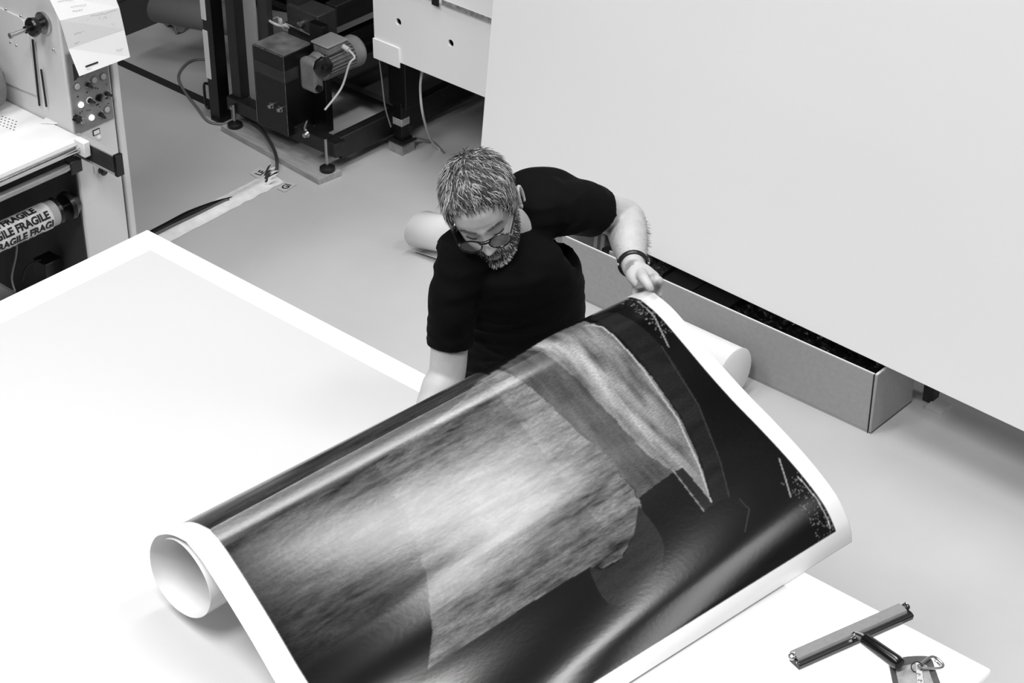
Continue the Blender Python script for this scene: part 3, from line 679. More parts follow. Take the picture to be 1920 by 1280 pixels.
# big cross beams at the top
yb2 = YBB+.03
c0 = P(537, 20, y=yb2); c1 = P(596, 45, y=yb2)
MB().box((c0.x, yb2, c1.z-.10), (c1.x, yb2+.10, c1.z+.03)).build('bracket_block', m_dark2, st, bevel=.004)
MB().box((c1.x-.06, yb2+.10, c1.z-.05), (c1.x+.0, 6.6, c1.z+.04)).build('upper_beam', m_dark, st, bevel=.003)
MB().box((c0.x-.02, yb2+.02, c1.z-.02), (c0.x+.05, yb2+.09, 1.3)).build('dark_post', m_dark2, st, bevel=.003)
MB().box((c1.x-.06, yb2+.10, c1.z-.16), (c1.x-.02, 6.6, c1.z-.11)).build('upper_beam', m_black, st, bevel=.003)
q = P(568, 43, y=yb2); MB().lathe(q, (0, -1, 0), [(0, .013), (.02, .013), (.022, .009), (.0221, 0)]).build('spindle_end', m_steel, st)
q = P(605, 41, y=yb2+.1)
MB().box((-6.02, 5.0, 1.15), (c1.x+.02, 6.6, 1.6)).build('shade_block', m_dark2, st, bevel=.006)  # unseen block added above the frame to shade the floor behind
# clamp bits near the right foot
q = sy(577, 250, YF-.03)
MB().tube([sy(576, 226, YF-.03), sy(572, 240, YF-.03), q], [.004, .006, .008]).build('clamp_lever', m_steel, st)
MB().lathe(q, (.2, -1, 0), [(0, .013), (.008, .015), (.014, .009), (.018, .012), (.024, .009), (.0241, 0)], seg=12).build('clamp_nut', m_steel, st)
# electric motor with fins, lying along y
mc = P(620, 112, x=f2.x-.03); MR = .062
mo0 = Vector((mc.x-.015, mc.y-.075, mc.z-.015))
m_motor = M('motor_grey', 112, .5, noi=.25, nsc=22, bump=.1, bsc=60)
mt = MB().lathe(mo0, (0, 1, 0), [(0, .03), (.002, .052), (.03, .058), (.032, .050), (.17, .050), (.172, .060), (.215, .064), (.225, .058), (.232, .035), (.2325, 0)], seg=36).build('electric_motor', m_motor, st)
for i in range(26):
    a = i/26*2*PI; d = Vector((math.cos(a), 0, math.sin(a)))
    MB().bar(mo0+Vector((0, .034, 0))+d*.054, mo0+Vector((0, .17, 0))+d*.054, .0035, .012, side=d).build('cooling_fin', m_motor, mt)
MB().box((mo0.x-.04, mo0.y+.035, mo0.z+.045), (mo0.x+.045, mo0.y+.135, mo0.z+.085)).build('terminal_box', m_motor, mt, bevel=.012)
MB().box((mo0.x-.045, mo0.y+.03, mo0.z+.083), (mo0.x+.05, mo0.y+.14, mo0.z+.092)).build('terminal_lid', M('motor_lid', 130, .5, noi=.2), mt, bevel=.006)
MB().cyl(mo0+Vector((.045, .115, .066)), mo0+Vector((.075, .115, .06)), .010, seg=14).build('cable_gland', m_cable, mt)
MB().box((mo0.x-.045, mo0.y-.035, mo0.z-.085), (mo0.x+.045, mo0.y+.01, mo0.z+.045)).build('gearbox', m_motor, mt, bevel=.014)
MB().lathe(mo0+Vector((.045, -.0, .025)), (1, -.25, .1), [(0, .034), (.004, .04), (.018, .04), (.022, .034), (.023, .012), (.034, .012), (.035, .006), (.0351, 0)], seg=8).build('hand_wheel', m_plastic, mt)
MB().cyl(mo0+Vector((.05, -.03, -.055)), mo0+Vector((.062, -.03, -.055)), .014, seg=16).build('oil_plug', m_plastic, mt)
gl = mo0+Vector((.075, .115, .06))
MB().tube([gl, gl+Vector((.03, .0, -.02)), P(655, 120, x=gl.x+.02), P(640, 165, x=gl.x+.0), P(609, 206, x=gl.x-.0)], .0042).build('motor_cable', m_cable, mt)
# pale cables on the housing lid
g1 = P(541, 52, z=Z1+.012); g2 = P(528, 42, z=Z1+.012)
MB().tube([P(500, -12, y=4.93), P(492, 12, y=4.93), P(500, 34, y=4.92), P(518, 46, y=4.91), g1], .0055).build('pale_cable', m_cable, st)
MB().lathe(P(531, 48, z=Z1+.01), (.6, -.2, .0), [(0, .008), (.012, .013), (.028, .013), (.034, .008), (.0341, 0)], seg=12).build('cable_plug', M('plug_pale', 200, .4), st)
MB().lathe(P(526, 46, z=Z1+.006), (0, 0, 1), [(0, .010), (.02, .010), (.026, .006), (.0261, 0)], seg=12).build('cable_plug', M('plug_pale', 200), st)
MB().tube([P(526, 43, z=Z1+.03), P(521, 33, z=Z1+.03), P(512, 36, z=Z1+.02)], .004).build('pale_cable', m_cable, st)
MB().tube([P(560, 60, z=Z1+.006), P(567, 50, z=Z1+.03), P(580, 48, z=Z1+.04), P(600, 57, z=Z1+.02)], .0048).build('pale_cable', m_cable, st)

# ------------------------------------------------------------------ pale work bench behind with hanging cables
YT = 5.06
def ty(px, py): return P(px, py, y=YT)
B0 = ty(703, 97); B1 = ty(918, 187); zbt = (B0.z+B1.z)/2; ztp = ty(838, 3).z-.012; xb0 = B0.x
bench = thing('work_bench', (-4.6, 5.5, 0), 'pale bench with round holes in its front board, behind the man', 'bench')
m_bench = M('bench_paint', 250, .45, noi=.02, nsc=4)
bd = MB().box((xb0, YT, zbt), (-3.6, YT+.012, ztp)).build('front_board', m_bench, bench, smooth=0)
for p in ((747, 41), (845, 81)):
    q = ty(*p); cut = MB().cyl((q.x, YT-.05, q.z), (q.x, YT+.1, q.z), .0145, seg=24).build('cutter', None)
    md = bd.modifiers.new('hole', 'BOOLEAN'); md.operation = 'DIFFERENCE'; md.object = cut; md.solver = 'EXACT'
dg = bpy.context.evaluated_depsgraph_get(); nm = bpy.data.meshes.new_from_object(bd.evaluated_get(dg)); bd.modifiers.clear(); bd.data = nm
for o in [o for o in bpy.data.objects if o.name.startswith('cutter')]: bpy.data.objects.remove(o)
MB().box((xb0+.01, YT+.05, zbt+.02), (-3.6, YT+.06, ztp-.01)).build('hole_dark_board', m_ink, bench, smooth=0)  # black sheet added behind the holes so they look dark inside
MB().box((xb0-.004, YT-.006, zbt-.022), (ty(750, 100).x, YT, ty(705, 72).z)).build('corner_plate', m_bench, bench, bevel=.001)
MB().box((xb0, YT+.012, zbt), (xb0+.03, 6.6, ztp)).build('side_board', m_bench, bench, bevel=.002)
MB().box((xb0+.005, YT-.012, ztp), (-3.6, 6.6, ztp+.022)).build('bench_top', m_white, bench, bevel=.002)
MB().box((ty(833, 0).x, YT-.014, ztp+.001), (-3.6, YT-.0122, ztp+.020)).build('edge_tape', M('edge_tape', 140, .7, noi=.5, nsc=60), bench, smooth=0)
q = ty(822, 5); MB().box((q.x-.018, YT-.018, ztp-.012), (q.x+.016, YT-.012, ztp+.03)).build('edge_clip', m_ink, bench, bevel=.001)
lf = P(750, 262, z=.05); lx, ly = lf.x+.0, lf.y+.01
wb = MB().box((lx-.038, ly-.035, 0), (lx+.036, ly+.035, .047)).build('wood_block', M('block_wood', 150, .7, noi=.25, nsc=14, stretch=(10, 2, 2)))
tag(wb, 'small wooden block under the bench leg', 'block')
MB().box((lx-.045, ly-.042, .047), (lx+.045, ly+.042, .054)).build('foot_plate', m_dark, bench, bevel=.002)
MB().box((lx-.024, ly-.022, .054), (lx+.024, ly+.022, .22)).build('leg', m_black, bench, bevel=.002)
MB().box((lx-.0255, ly-.0235, .118), (lx+.0255, ly+.0235, .150)).build('tape_wrap', M('leg_tape', 160, .4, noi=.3, nsc=40, bump=.4, bsc=40), bench, bevel=.003)
MB().box((lx-.045, ly-.02, .2), (lx+.05, ly+.06, zbt)).build('leg_column', m_black, bench, bevel=.003)
MB().box((-3.7, ly-.022, 0), (-3.65, ly+.022, zbt)).build('leg', m_black, bench, bevel=.002)
MB().box((xb0+.05, 6.4, 0), (xb0+.1, 6.45, zbt)).build('leg', m_black, bench, bevel=.002)
MB().tube([P(792, 132, y=YT+.06), P(788, 165, y=YT+.05), P(793, 215, y=YT+.03), P(808, 262, z=.06), P(824, 280, z=.004), P(832, 285, z=.004)], .005).build('hanging_cable', m_cable, bench)
MB().tube([P(775, 257, z=.055), P(800, 263, z=.02), P(815, 268, z=.006), P(833, 287, z=.004)], .0045).build('hanging_cable', m_cableg, bench)
MB().tube([P(710, 103, y=YT+.02), P(716, 150, y=YT+.02), P(722, 200, y=YT+.02), P(733, 238, y=YT+.04)], .003).build('hanging_cable', m_cableg, bench)

# ------------------------------------------------------------------ cables and tape on the floor
o = MB().tube([P(420, 128, z=.006), P(385, 112, z=.006), P(355, 116, z=.006), P(335, 140, z=.006), P(342, 165, z=.006), P(368, 200, z=.006), P(392, 228, z=.006), P(425, 232, z=.006), P(446, 226, z=.012)], .0058).build('floor_cable', m_cableg)
tag(o, 'grey cable looping on the floor beside the black post', 'cable')
o = MB().tube([P(452, 214, z=.05), P(488, 240, z=.06), P(511, 275, z=.05), P(519, 300, z=.04), P(517, 322, z=.012), P(505, 331, z=.008)], .0065).build('feed_cable', M('dark_cable', 50, .5))
tag(o, 'dark cable dropping from the stand over the plank to the taped run', 'cable')
run = thing('taped_cable_run', P(400, 385, z=0), 'strip of tape over cables across the floor toward the plank', 'cable cover')
def run_pt(s, off, z):           # s: 0 at table end .. 1 at plank
    a = P(262, 462, z=0); b = P(512, 332, z=0); d = (b-a).normalized(); n = Vector((-d.y, d.x, 0)); return a.lerp(b, s)+n*off+Vector((0, 0, z))
vv = []; ff = []; K, W_ = 60, 8
for i in range(K+1):
    s_ = i/K
    for j in range(W_+1):
        e = j/W_*2-1; wdt = .05*(1+.12*noise.noise(Vector((s_*18, e*2, 1))))
        vv.append(run_pt(s_, -e*wdt-.012, .0015+.010*max(0, 1-abs(e)*1.25)+.0018*noise.noise(Vector((s_*50, e*4, 3)))**2))
for i in range(K):
    for j in range(W_): a = i*(W_+1)+j; ff.append((a, a+1, a+W_+2, a+W_+1))
o = MB().add(vv, ff).build('clear_tape', M('milky_tape', 238, .25, noi=.12, nsc=25, bump=.2, bsc=50), run, smooth=60)
MB().tube([run_pt(-.1, .028, .010), run_pt(.2, .022, .014), run_pt(.38, .022, .014), run_pt(.55, .008, .014), run_pt(.68, -.004, .006)], [.010, .011, .012, .008, .004]).build('black_cable', m_plastic, run)
MB().tube([run_pt(-.1, .004, .012), run_pt(.2, .004, .014), run_pt(.4, -.004, .014), run_pt(.6, -.008, .0135), run_pt(.64, -.012, .010)], .0055).build('grey_cable', M('mid_cable', 95, .5), run)
for (pts, txt, tx) in (([(468, 325), (487, 312), (507, 322), (489, 338)], 'LE', .35), ([(519, 354), (535, 340), (556, 346), (534, 360)], 'GI', .35)):
    c = [P(*p, z=.0025) for p in pts]
    pc = MB().prism(c, (0, 0, .0006)).build('lettered_tape', M('white_tape', 200, .4), run, smooth=0)
    tv, tf = text_mesh(txt, .04, .001); ux = (c[1]-c[0]).normalized(); uy = Vector((-ux.y, ux.x, 0)); cc = sum(c, Vector())/4
    mw = max(v.x for v in tv)
    MB().add([cc+ux*(v.x-mw/2)+uy*(v.y-.014)+Vector((0, 0, .0012)) for v in tv], tf).build('tape_lettering', m_ink, pc, smooth=0)
for i in range(7):               # frayed tape ends by the plank
    s_ = .9+.015*i; b = run_pt(s_, -.03+.011*i, .006)
    MB().tube([b, b+Vector((.015*(-1)**i, .03, .016)), b+Vector((.02*(-1)**i, .05, .012+.004*(i % 3)))], [.006, .004, .001], seg=5).build('frayed_end', (m_white, m_dark2)[i % 2], run)

# ------------------------------------------------------------------ things at the dark back, with a rack added for shade
q = P(222, 68, z=0)
bn = thing('storage_bin', (q.x-.2, q.y+.2, 0), 'grey box standing in the dark behind the note', 'bin')
MB().box((q.x-.4, q.y+.0, 0), (P(245, 64, z=0).x, q.y+.4, .17)).build('bin_body', M('bin_grey', 60, .7), bn, bevel=.004)
MB().box((q.x-.41, q.y-.006, .17), (P(245, 64, z=0).x+.006, q.y+.41, .185)).build('bin_rim', M('bin_rim', 70, .7), bn, bevel=.003)
rk = thing('shade_rack', (-6.6, 6.2, 0), 'added dark rack that shades the back around the paper roll', 'rack')  # made-up rack, put here to darken the back corner
for z in (.16, .62): MB().box((-7.9, 5.52, z), (-6.15, 6.6, z+.03)).build('rack_shelf', m_black, rk, bevel=.003)
for x in (-7.85, -6.2):
    for y in (5.56, 6.55): MB().box((x-.025, y-.025, 0), (x+.025, y+.025, .75)).build('rack_post', m_black, rk, bevel=.002)
MB().box((-7.9, 6.56, .03), (-6.15, 6.6, .75)).build('shade_backboard', m_ink, rk)
q = P(300, 22, z=.25)
rl = thing('kraft_roll', (q.x+.3, 5.45, .19), 'loose grey paper roll lying on the rack', 'paper roll')
pth = []
for i in range(50):
    a = .6+i/49*7.2; r = .075-.02*i/49; pth.append((Vector((q.x, q.y+r*math.cos(a), .27+r*math.sin(a))), (1, .35, 0)))
o = ribbon(pth, .7).build('roll_winding', M('kraft_grey', 120, .8), rl, smooth=80)
so = o.modifiers.new('thick', 'SOLIDIFY'); so.thickness = .002
def crumple(name, pts, z, amp, seed, label, mat):
    c = [P(*p, z=z) for p in pts]; n = 16; vv = []; ff = []
    for j in range(n+1):
        for i in range(n+1):
            u, v = i/n, j/n; b = c[0].lerp(c[1], u).lerp(c[3].lerp(c[2], u), v)
            h = noise.fractal(Vector((b.x*9, b.y*9, seed)), 1, 2, 3)
            vv.append(b+Vector((.01*h, .01*h, amp*abs(h)+.003)))
    for j in range(n):
        for i in range(n): a = j*(n+1)+i; ff.append((a, a+1, a+n+2, a+n+1))
    o = MB().add(vv, ff).build(name, mat, smooth=50)
    so = o.modifiers.new('thick', 'SOLIDIFY'); so.thickness = .001
    tag(o, label, 'paper'); return o
crumple('crumpled_paper', [(300, 38), (372, 30), (372, 50), (330, 66)], .004, .05, 3.1, 'crumpled grey wrapping paper lying on the floor by the black post', M('kraft_grey', 120))
crumple('torn_paper', [(345, 10), (400, 2), (400, 22), (345, 40)], .05, .06, 8.4, 'torn grey paper bent up above the crumpled paper', M('kraft_grey', 120))

# ------------------------------------------------------------------ the man
hip = D(962, 690, 5.42)
man = thing('person', (hip.x, hip.y+.02, 0), 'bearded man in black T-shirt and glasses leaning over the table lifting the print', 'person')
RT, UP, NR = rt.copy(), upv.copy(), -fw          # camera-frame axes used only to lay out the pose
shL = D(1052, 380, 5.11); shR = D(857, 488, 4.97); nkb = D(966, 425, 5.06)
elL = D(1172, 410, 5.29); wrL = D(1189, 505, 5.09)
elR = D(838, 700, 5.08); wrR = D(785, 812, 5.06)
waist = D(972, 600, 5.25); chest = D(965, 500, 5.10)
lat = (shL-shR).normalized()                      # towards his left
hl = Vector((.80, .58, .0)).normalized()
fwd_t = (lat.cross(Vector((0, 0, 1)))).normalized()
body = MB()
# torso core (under the shirt)
body.loft([hip, waist, chest, nkb+(shR-nkb)*.1], [(.13, .09), (.13, .09), (.12, .08), (.05, .045)], [hl, (hl+lat)*.5, lat, lat])
# arms
def limb(mb, pts, rads, side): mb.loft(pts, [(r, r*k) for r, k in rads], side, seg=22, smooth=6)
side = NR
limb(body, [shL, shL.lerp(elL, .35), shL.lerp(elL, .75), elL, elL.lerp(wrL, .25), elL.lerp(wrL, .55), elL.lerp(wrL, .85), wrL], [(.040, 1), (.048, 1), (.050, 1), (.049, 1.0), (.054, .95), (.048, .95), (.036, .9), (.031, .85)], side)
limb(body, [shR, shR.lerp(elR, .35), shR.lerp(elR, .7), elR, elR.lerp(wrR, .25), elR.lerp(wrR, .6), wrR], [(.040, 1), (.046, 1), (.046, 1), (.0455, 1), (.047, 1), (.040, .95), (.030, .8)], side)
body.ball(elL, .047); body.ball(elR, .0455)
# legs
kn = []
for sgn in (1, -1):
    h = hip+hl*(.095*sgn)+Vector((0, 0, -.03)); k = h+Vector((.02, .03, -.43)); a = Vector((k.x, k.y+.04, .09))
    kn.append((h, k, a))
    body.loft([h, h.lerp(k, .5), k, k.lerp(a, .3), a], [(.085, .085), (.075, .075), (.055, .055), (.058, .058), (.036, .036)], hl)
# --- head in local axes: X his left, Y face forward, Z up
roll, pit, yaw = math.radians(25), math.radians(52), math.radians(17)
Rm = Matrix.Rotation(roll, 3, 'Z') @ Matrix.Rotation(pit, 3, 'X') @ Matrix.Rotation(-yaw, 3, 'Y')
def cam_vec(v): return RT*v.x+UP*v.y+NR*v.z
eX = cam_vec(Rm @ Vector((1, 0, 0))); eZ = cam_vec(Rm @ Vector((0, 1, 0))); eY = cam_vec(Rm @ Vector((0, 0, 1)))
HS = 1.03
hc = D(905, 386, 4.92)
def H(x, y, z): return hc+(eX*x+eY*y+eZ*z)*HS
zk = [-.128, -.118, -.105, -.085, -.06, -.035, -.01, .015, .04, .065, .085, .100, .112, .119, .122]
ak = [.028, .040, .050, .059, .064, .0675, .0705, .073, .0755, .0745, .068, .057, .041, .022, .001]
fk = [.060, .078, .087, .090, .090, .0895, .0885, .092, .0945, .090, .078, .062, .043, .022, .001]
bk = [.010, .020, .035, .055, .072, .083, .090, .095, .098, .096, .087, .073, .052, .026, .001]
def head_r(ph, z):
    a = np.interp(z, zk, ak); f = np.interp(z, zk, fk); b = np.interp(z, zk, bk)
    c, s = math.cos(ph), math.sin(ph); e = .9
    x = a*math.copysign(abs(s)**e, s); y = (f if c > 0 else b)*math.copysign(abs(c)**e, c)
    if c > 0:
        g = lambda u, m, sd: math.exp(-((u-m)/sd)**2)
        nz = np.interp(z, [-.056, -.050, -.040, -.025, .0, .018, .03], [0, .45, 1, .86, .42, .18, 0])
        y += .030*nz*g(x, 0, .0105+.007*g(z, -.042, .012))
        y += -.013*(g(x, .032, .017)+g(x, -.032, .017))*g(z, .002, .013)
        y += .0055*(g(x, .031, .011)+g(x, -.031, .011))*g(z, -.002, .008)
        y += .0045*(g(x, .028, .02)+g(x, -.028, .02))*g(z, .022, .007)
        y += .004*g(x, 0, .02)*g(z, -.068, .006)+.004*g(x, 0, .016)*g(z, -.080, .006)-.003*g(x, 0, .02)*g(z, -.074, .003)
        y += .006*g(x, 0, .018)*g(z, -.108, .012)
        y += .004*(g(x, .045, .015)+g(x, -.045, .015))*g(z, -.03, .015)
    return x, y
NU, NZ = 110, 90
zs = [-.128+.25*(1-math.cos(PI*i/NZ))/2 for i in range(NZ+1)]
hv = []
for z in zs:
    for i in range(NU):
        x, y = head_r(2*PI*i/NU, z); hv.append(H(x, y, z))
hf = [(j*NU+i, j*NU+(i+1) % NU, (j+1)*NU+(i+1) % NU, (j+1)*NU+i) for j in range(NZ) for i in range(NU)]
hf += [tuple(range(NU))[::-1], tuple(range(NZ*NU, (NZ+1)*NU))]
body.add(hv, hf)
for sg in (1, -1):                                # ears
    ec = Vector((sg*.0755, -.010, -.012))
    pts = []
    for i in range(13):
        a = PI*.62+i/12*PI*1.45
        pts.append(H(ec.x+sg*(.010+.006*math.sin(a*.5)), ec.y+.016*math.cos(a)-.004, ec.z+.031*math.sin(a)*-1))
    body.tube(pts, [.0035, .0048, .005, .0048, .005, .0055], seg=10, smooth=2)
    body.ball(H(ec.x+sg*.003, ec.y, ec.z), .006, .014, .026, axes=(eX, eY, eZ))
    body.ball(H(ec.x+sg*.006, ec.y+.002, ec.z-.026), .006, .008, .009, axes=(eX, eY, eZ))
# neck
body.loft([H(0, -.03, -.02), H(0, -.028, -.085), H(0, -.03, -.11).lerp(nkb, .55), nkb+(hip-nkb)*.04], [(.055, .058), (.057, .058), (.056, .056), (.055, .05)], eX)
# --- left hand gripping the top of the sheet
pd = (D(1212, 528, 5.055)-wrL).normalized()
knk = D(1214, 527, 5.065)
acr = (D(1240, 532, 5.075)-D(1192, 535, 5.055)).normalized()
body.loft([wrL, wrL.lerp(knk, .4), knk], [(.029, .023), (.038, .024), (.041, .019)], acr, seg=20)
fing = [(-.032, .009), (-.011, .0095), (.011, .0095), (.032, .0088)]
for i, (of, r) in enumerate(fing):
    b0 = knk+acr*of; ln = (.9, 1.0, .97, .82)[i]
    dn = -UP
    p1 = b0+(dn*.008-NR*.034)*ln+acr*.002; p2 = p1+(dn*.026-NR*.012)*ln; p3 = p2+(dn*.016+NR*.004)*ln
    body.tube([b0+(wrL-b0)*.25, b0, p1, p2, p3], [r*1.15, r*1.1, r, r*.92, r*.7], seg=12, smooth=4)
tb = wrL.lerp(knk, .35)+NR*.012+RT*.004
body.tube([tb, D(1207, 522, 5.022), D(1216, 535, 5.005), D(1221, 545, 5.008)], [.016, .0135, .0112, .0085], seg=14, smooth=5)
# --- right hand, closed on the back of the roll
hd = (wrR-elR).normalized(); acR = hd.cross(NR).normalized()
kR = wrR+hd*.075
body.loft([wrR, wrR.lerp(kR, .5), kR], [(.028, .021), (.037, .023), (.040, .018)], acR, seg=20)
for i, of in enumerate((-.030, -.010, .010, .030)):
    b0 = kR+acR*of; ln = (.85, 1, .96, .8)[i]; dd = (hd*.8+NR*.35).normalized(); d2 = (hd*.3+NR*.9).normalized()
    body.tube([b0-hd*.02, b0, b0+dd*.026*ln, b0+dd*.026*ln+d2*.02*ln, b0+dd*.026*ln+d2*.034*ln], [.0105, .0105, .0095, .0088, .007], seg=12, smooth=4)
body.tube([wrR+acR*.02+hd*.02, wrR+acR*.045+hd*.05, wrR+acR*.05+hd*.075], [.014, .012, .009], seg=12, smooth=4)
me = remesh_mesh(body, .0036, 3, .4)
m_skin = M('skin', 180, .55, noi=.07, nsc=30, bump=.08, bsc=220, spec=.35)
m_skin.node_tree.nodes['Principled BSDF'].inputs['Subsurface Weight'].default_value = .08
m_skin.node_tree.nodes['Principled BSDF'].inputs['Subsurface Radius'].default_value = (.006, .006, .006)
skin = link_mesh(me, 'body', m_skin, man)

# --- clothes
m_shirt = M('black_jersey', 5, .85, noi=.25, nsc=30, bump=.1, bsc=140, spec=.12)
m_trou = M('dark_trousers', 22, .8, noi=.2, nsc=40, spec=.25)
sh = MB()
upback = D(1018, 368, 5.16)
sh.loft([hip+Vector((0, .0, .03)), hip.lerp(waist, .55), waist, waist.lerp(chest, .55), chest, D(972, 452, 5.12)], [(.180, .135), (.178, .14), (.172, .142), (.174, .14), (.170, .125), (.085, .08)], [hl, (hl*.7+lat*.3), (hl+lat)*.5, (hl*.3+lat*.7), lat, lat], seg=40)
sh.loft([shR+lat*-.012, shR.lerp(nkb, .5)+UP*.004, nkb+UP*-.03-NR*.04, shL.lerp(nkb, .5)+UP*.004-NR*.02, shL+lat*.012], [(.066, .064), (.072, .070), (.058, .062), (.072, .072), (.068, .066)], UP, seg=28)
sh.ball(upback, .108, .076, .08, axes=(RT, UP, NR))
sh.ball(D(900, 520, 5.06), .10, .08, .085, axes=(lat, UP, NR))
sh.loft([shL-lat*.03, shL.lerp(elL, .25), shL.lerp(elL, .56)], [(.070, .070), (.070, .070), (.065, .067)], UP, seg=28)
sh.loft([shR+lat*.03, shR.lerp(elR, .30), shR.lerp(elR, .62), shR.lerp(elR, .745)], [(.068, .068), (.061, .062), (.056, .058), (.0545, .056)], RT, seg=28)
ms = remesh_mesh(sh, .0055, 14, .5)
ms.update()
nrm = [v.normal.copy() for v in ms.vertices]
for v, n in zip(ms.vertices, nrm):
    q = v.co; d = (q-shR).dot((elR-shR).normalized())
    f = .0035*noise.noise(Vector((q.x*10, q.y*10, q.z*34)))+.0045*(1-abs(noise.noise(Vector((q.x*7+3, q.y*7, q.z*22)))))**3-.002
    v.co += n*f
shirt = link_mesh(ms, 'black_t_shirt', m_shirt, man)
tr = MB()
tr.loft([hip+Vector((0, 0, .06)), hip, hip-Vector((0, 0, .08))], [(.165, .118), (.172, .125), (.172, .125)], hl, seg=32)
for (h, k, a) in kn:
    tr.loft([h+Vector((0, 0, .02)), h.lerp(k, .5), k, k.lerp(a, .5), a+Vector((0, 0, -.02))], [(.098, .1), (.088, .09), (.072, .074), (.068, .07), (.06, .065)], hl, seg=24)
mt_ = remesh_mesh(tr, .007, 8, .5)
link_mesh(mt_, 'trousers', m_trou, man)
for (h, k, a) in kn:
    sf = Vector((hl.y, -hl.x, 0)); b = Vector((a.x, a.y, 0))
    s2 = MB(); s2.loft([b-sf*.06+Vector((0, 0, .045)), b+Vector((0, 0, .05)), b+sf*.09+Vector((0, 0, .035)), b+sf*.17+Vector((0, 0, .028)), b+sf*.20+Vector((0, 0, .022))], [(.034, .044), (.042, .049), (.045, .034), (.042, .027), (.02, .018)], hl, seg=20)
    s2.build('shoe', m_plastic, man, smooth=60)

# --- hair, beard, brows: thin tapered strands
def strand(mb, p, d, n, ln, r, bend, wv):
    side_ = d.cross(n).normalized(); pts = []
    for i in range(4):
        s_ = i/3; pts.append(p+d*(ln*s_)+n*(bend*math.sin(PI*min(1, s_*.8))*ln)+side_*(wv*math.sin(s_*4+wv*900)))
    vv = []; rr = (r, r*.95, r*.75, r*.15)
    for i, q in enumerate(pts):
        a = side_; b = n
        vv += [q+a*rr[i], q+b*rr[i]*.8, q-a*rr[i]]
    ff = []
    for i in range(3):
        for j in range(3): ff.append((i*3+j, i*3+(j+1) % 3, (i+1)*3+(j+1) % 3, (i+1)*3+j))
    mb.add(vv, ff)
def surf(ph, z):
    x, y = head_r(ph, z); e = 1e-3
    x1, y1 = head_r(ph+.02, z); x2, y2 = head_r(ph, z+e)
    p = H(x, y, z); a = H(x1, y1, z)-p; b = H(x2, y2, z+e)-p; n = a.cross(b)
    n = n.normalized()
    if n.dot(p-H(0, 0, z*.6)) < 0: n = -n
    return p, n, x, y
def hairline(ph):                                  # lowest z of hair for each heading
    d = abs(((ph+PI) % (2*PI))-PI)
    return np.interp(d, [0, .35, .7, 1.0, 1.25, 1.5, 1.75, 2.3, PI], [.085, .086, .074, .042, .0, -.02, .012, -.06, -.075])
hm = [M('hair_dark', 34, .55), M('hair_mid', 92, .5), M('hair_light', 168, .5)]
cap = MB(); cv = []; NUc = 72
rings = 26
for j in range(rings+1):
    for i in range(NUc):
        ph = 2*PI*i/NUc; z0 = hairline(ph); z = z0+(.1219-z0)*math.sin(j/rings*PI/2)
        p, n, x, y = surf(ph, z); cv.append(p+n*(.0005+.0055*min(1, j/5)))
cf = [(j*NUc+i, j*NUc+(i+1) % NUc, (j+1)*NUc+(i+1) % NUc, (j+1)*NUc+i) for j in range(rings) for i in range(NUc)]+[tuple(range(rings*NUc, (rings+1)*NUc))]
cap.add(cv, cf)
hair = cap.build('hair', M('hair_base', 60, .6, noi=.6, nsc=120), man, smooth=80)
rnd = random.Random(11)
tufts = [MB(), MB(), MB()]
n_s = 0
while n_s < 5200:
    z = rnd.uniform(-.075, .1218); ph = rnd.uniform(-PI, PI)
    if z < hairline(ph)+.001: continue
    area_w = np.interp(z, zk, ak)/.0755
    if z > .1: area_w = 1.0*area_w+.25
    if rnd.random() > area_w: continue
    p, n, x, y = surf(ph, z)
    fl = eY*.75+eX*(x*9+.25)-eZ*.35+Vector((rnd.gauss(0, .22), rnd.gauss(0, .22), rnd.gauss(0, .22)))
    d = (fl-n*fl.dot(n)).normalized()
    cl = noise.noise(Vector((x*70, y*70, z*70)))
    d = (d+n*(.06+.12*rnd.random())+d.cross(n)*cl*.9).normalized()
    ln = rnd.uniform(.022, .038)*(.6 if z < .03 else .6 if (y > .05 and z < .1) else 1)
    u = rnd.random()+.35*noise.noise(Vector((x*60+5, y*60, z*60)))
    k = 0 if u < .36 else 1 if u < .72 else 2
    if y > .055 and z < .10: k = max(0, k-(1 if rnd.random() < .6 else 0))
    strand(tufts[k], p+n*.004, d, n, ln, rnd.uniform(.0007, .0013), .10, rnd.uniform(-.003, .003)); n_s += 1
for k in range(3):
    if tufts[k].v:
        o = tufts[k].build('hair_strands', hm[k], hair, smooth=60); o['kind'] = 'stuff'
bt = [MB(), MB(), MB()]; n_s = 0
while n_s < 2600:
    z = rnd.uniform(-.127, -.02); ph = rnd.uniform(-1.75, 1.75); p, n, x, y = surf(ph, z); ax_ = abs(x)
    inb = (z < np.interp(ax_, [0, .012, .022, .034, .05, .062, .072], [-.088, -.088, -.066, -.072, -.058, -.035, .0]))
    mous = (-.069 < z < -.052) and ax_ < .03
    if not (inb or mous) or (ax_ < .012 and -.086 < z < -.07): continue
    d = (-eZ*.8+eX*x*6+eY*.25+n*.35+Vector((rnd.gauss(0, .2), rnd.gauss(0, .2), rnd.gauss(0, .2)))).normalized()
    white = z < -.094 and ax_ < .042
    u = rnd.random()
    k = (2 if u < .62 else 1 if u < .85 else 0) if white else (0 if u < .72 else 1 if u < .93 else 2)
    strand(bt[k], p, d, n, rnd.uniform(.007, .013), rnd.uniform(.0006, .001), .1, rnd.uniform(-.001, .001)); n_s += 1
bs = MB()
bmesh_pts = []
for k in range(3):
    o = bt[k].build('beard_strands', (hm[0], hm[1], M('beard_white', 225, .5))[k], man, smooth=60); o['kind'] = 'stuff'
br_ = MB(); 
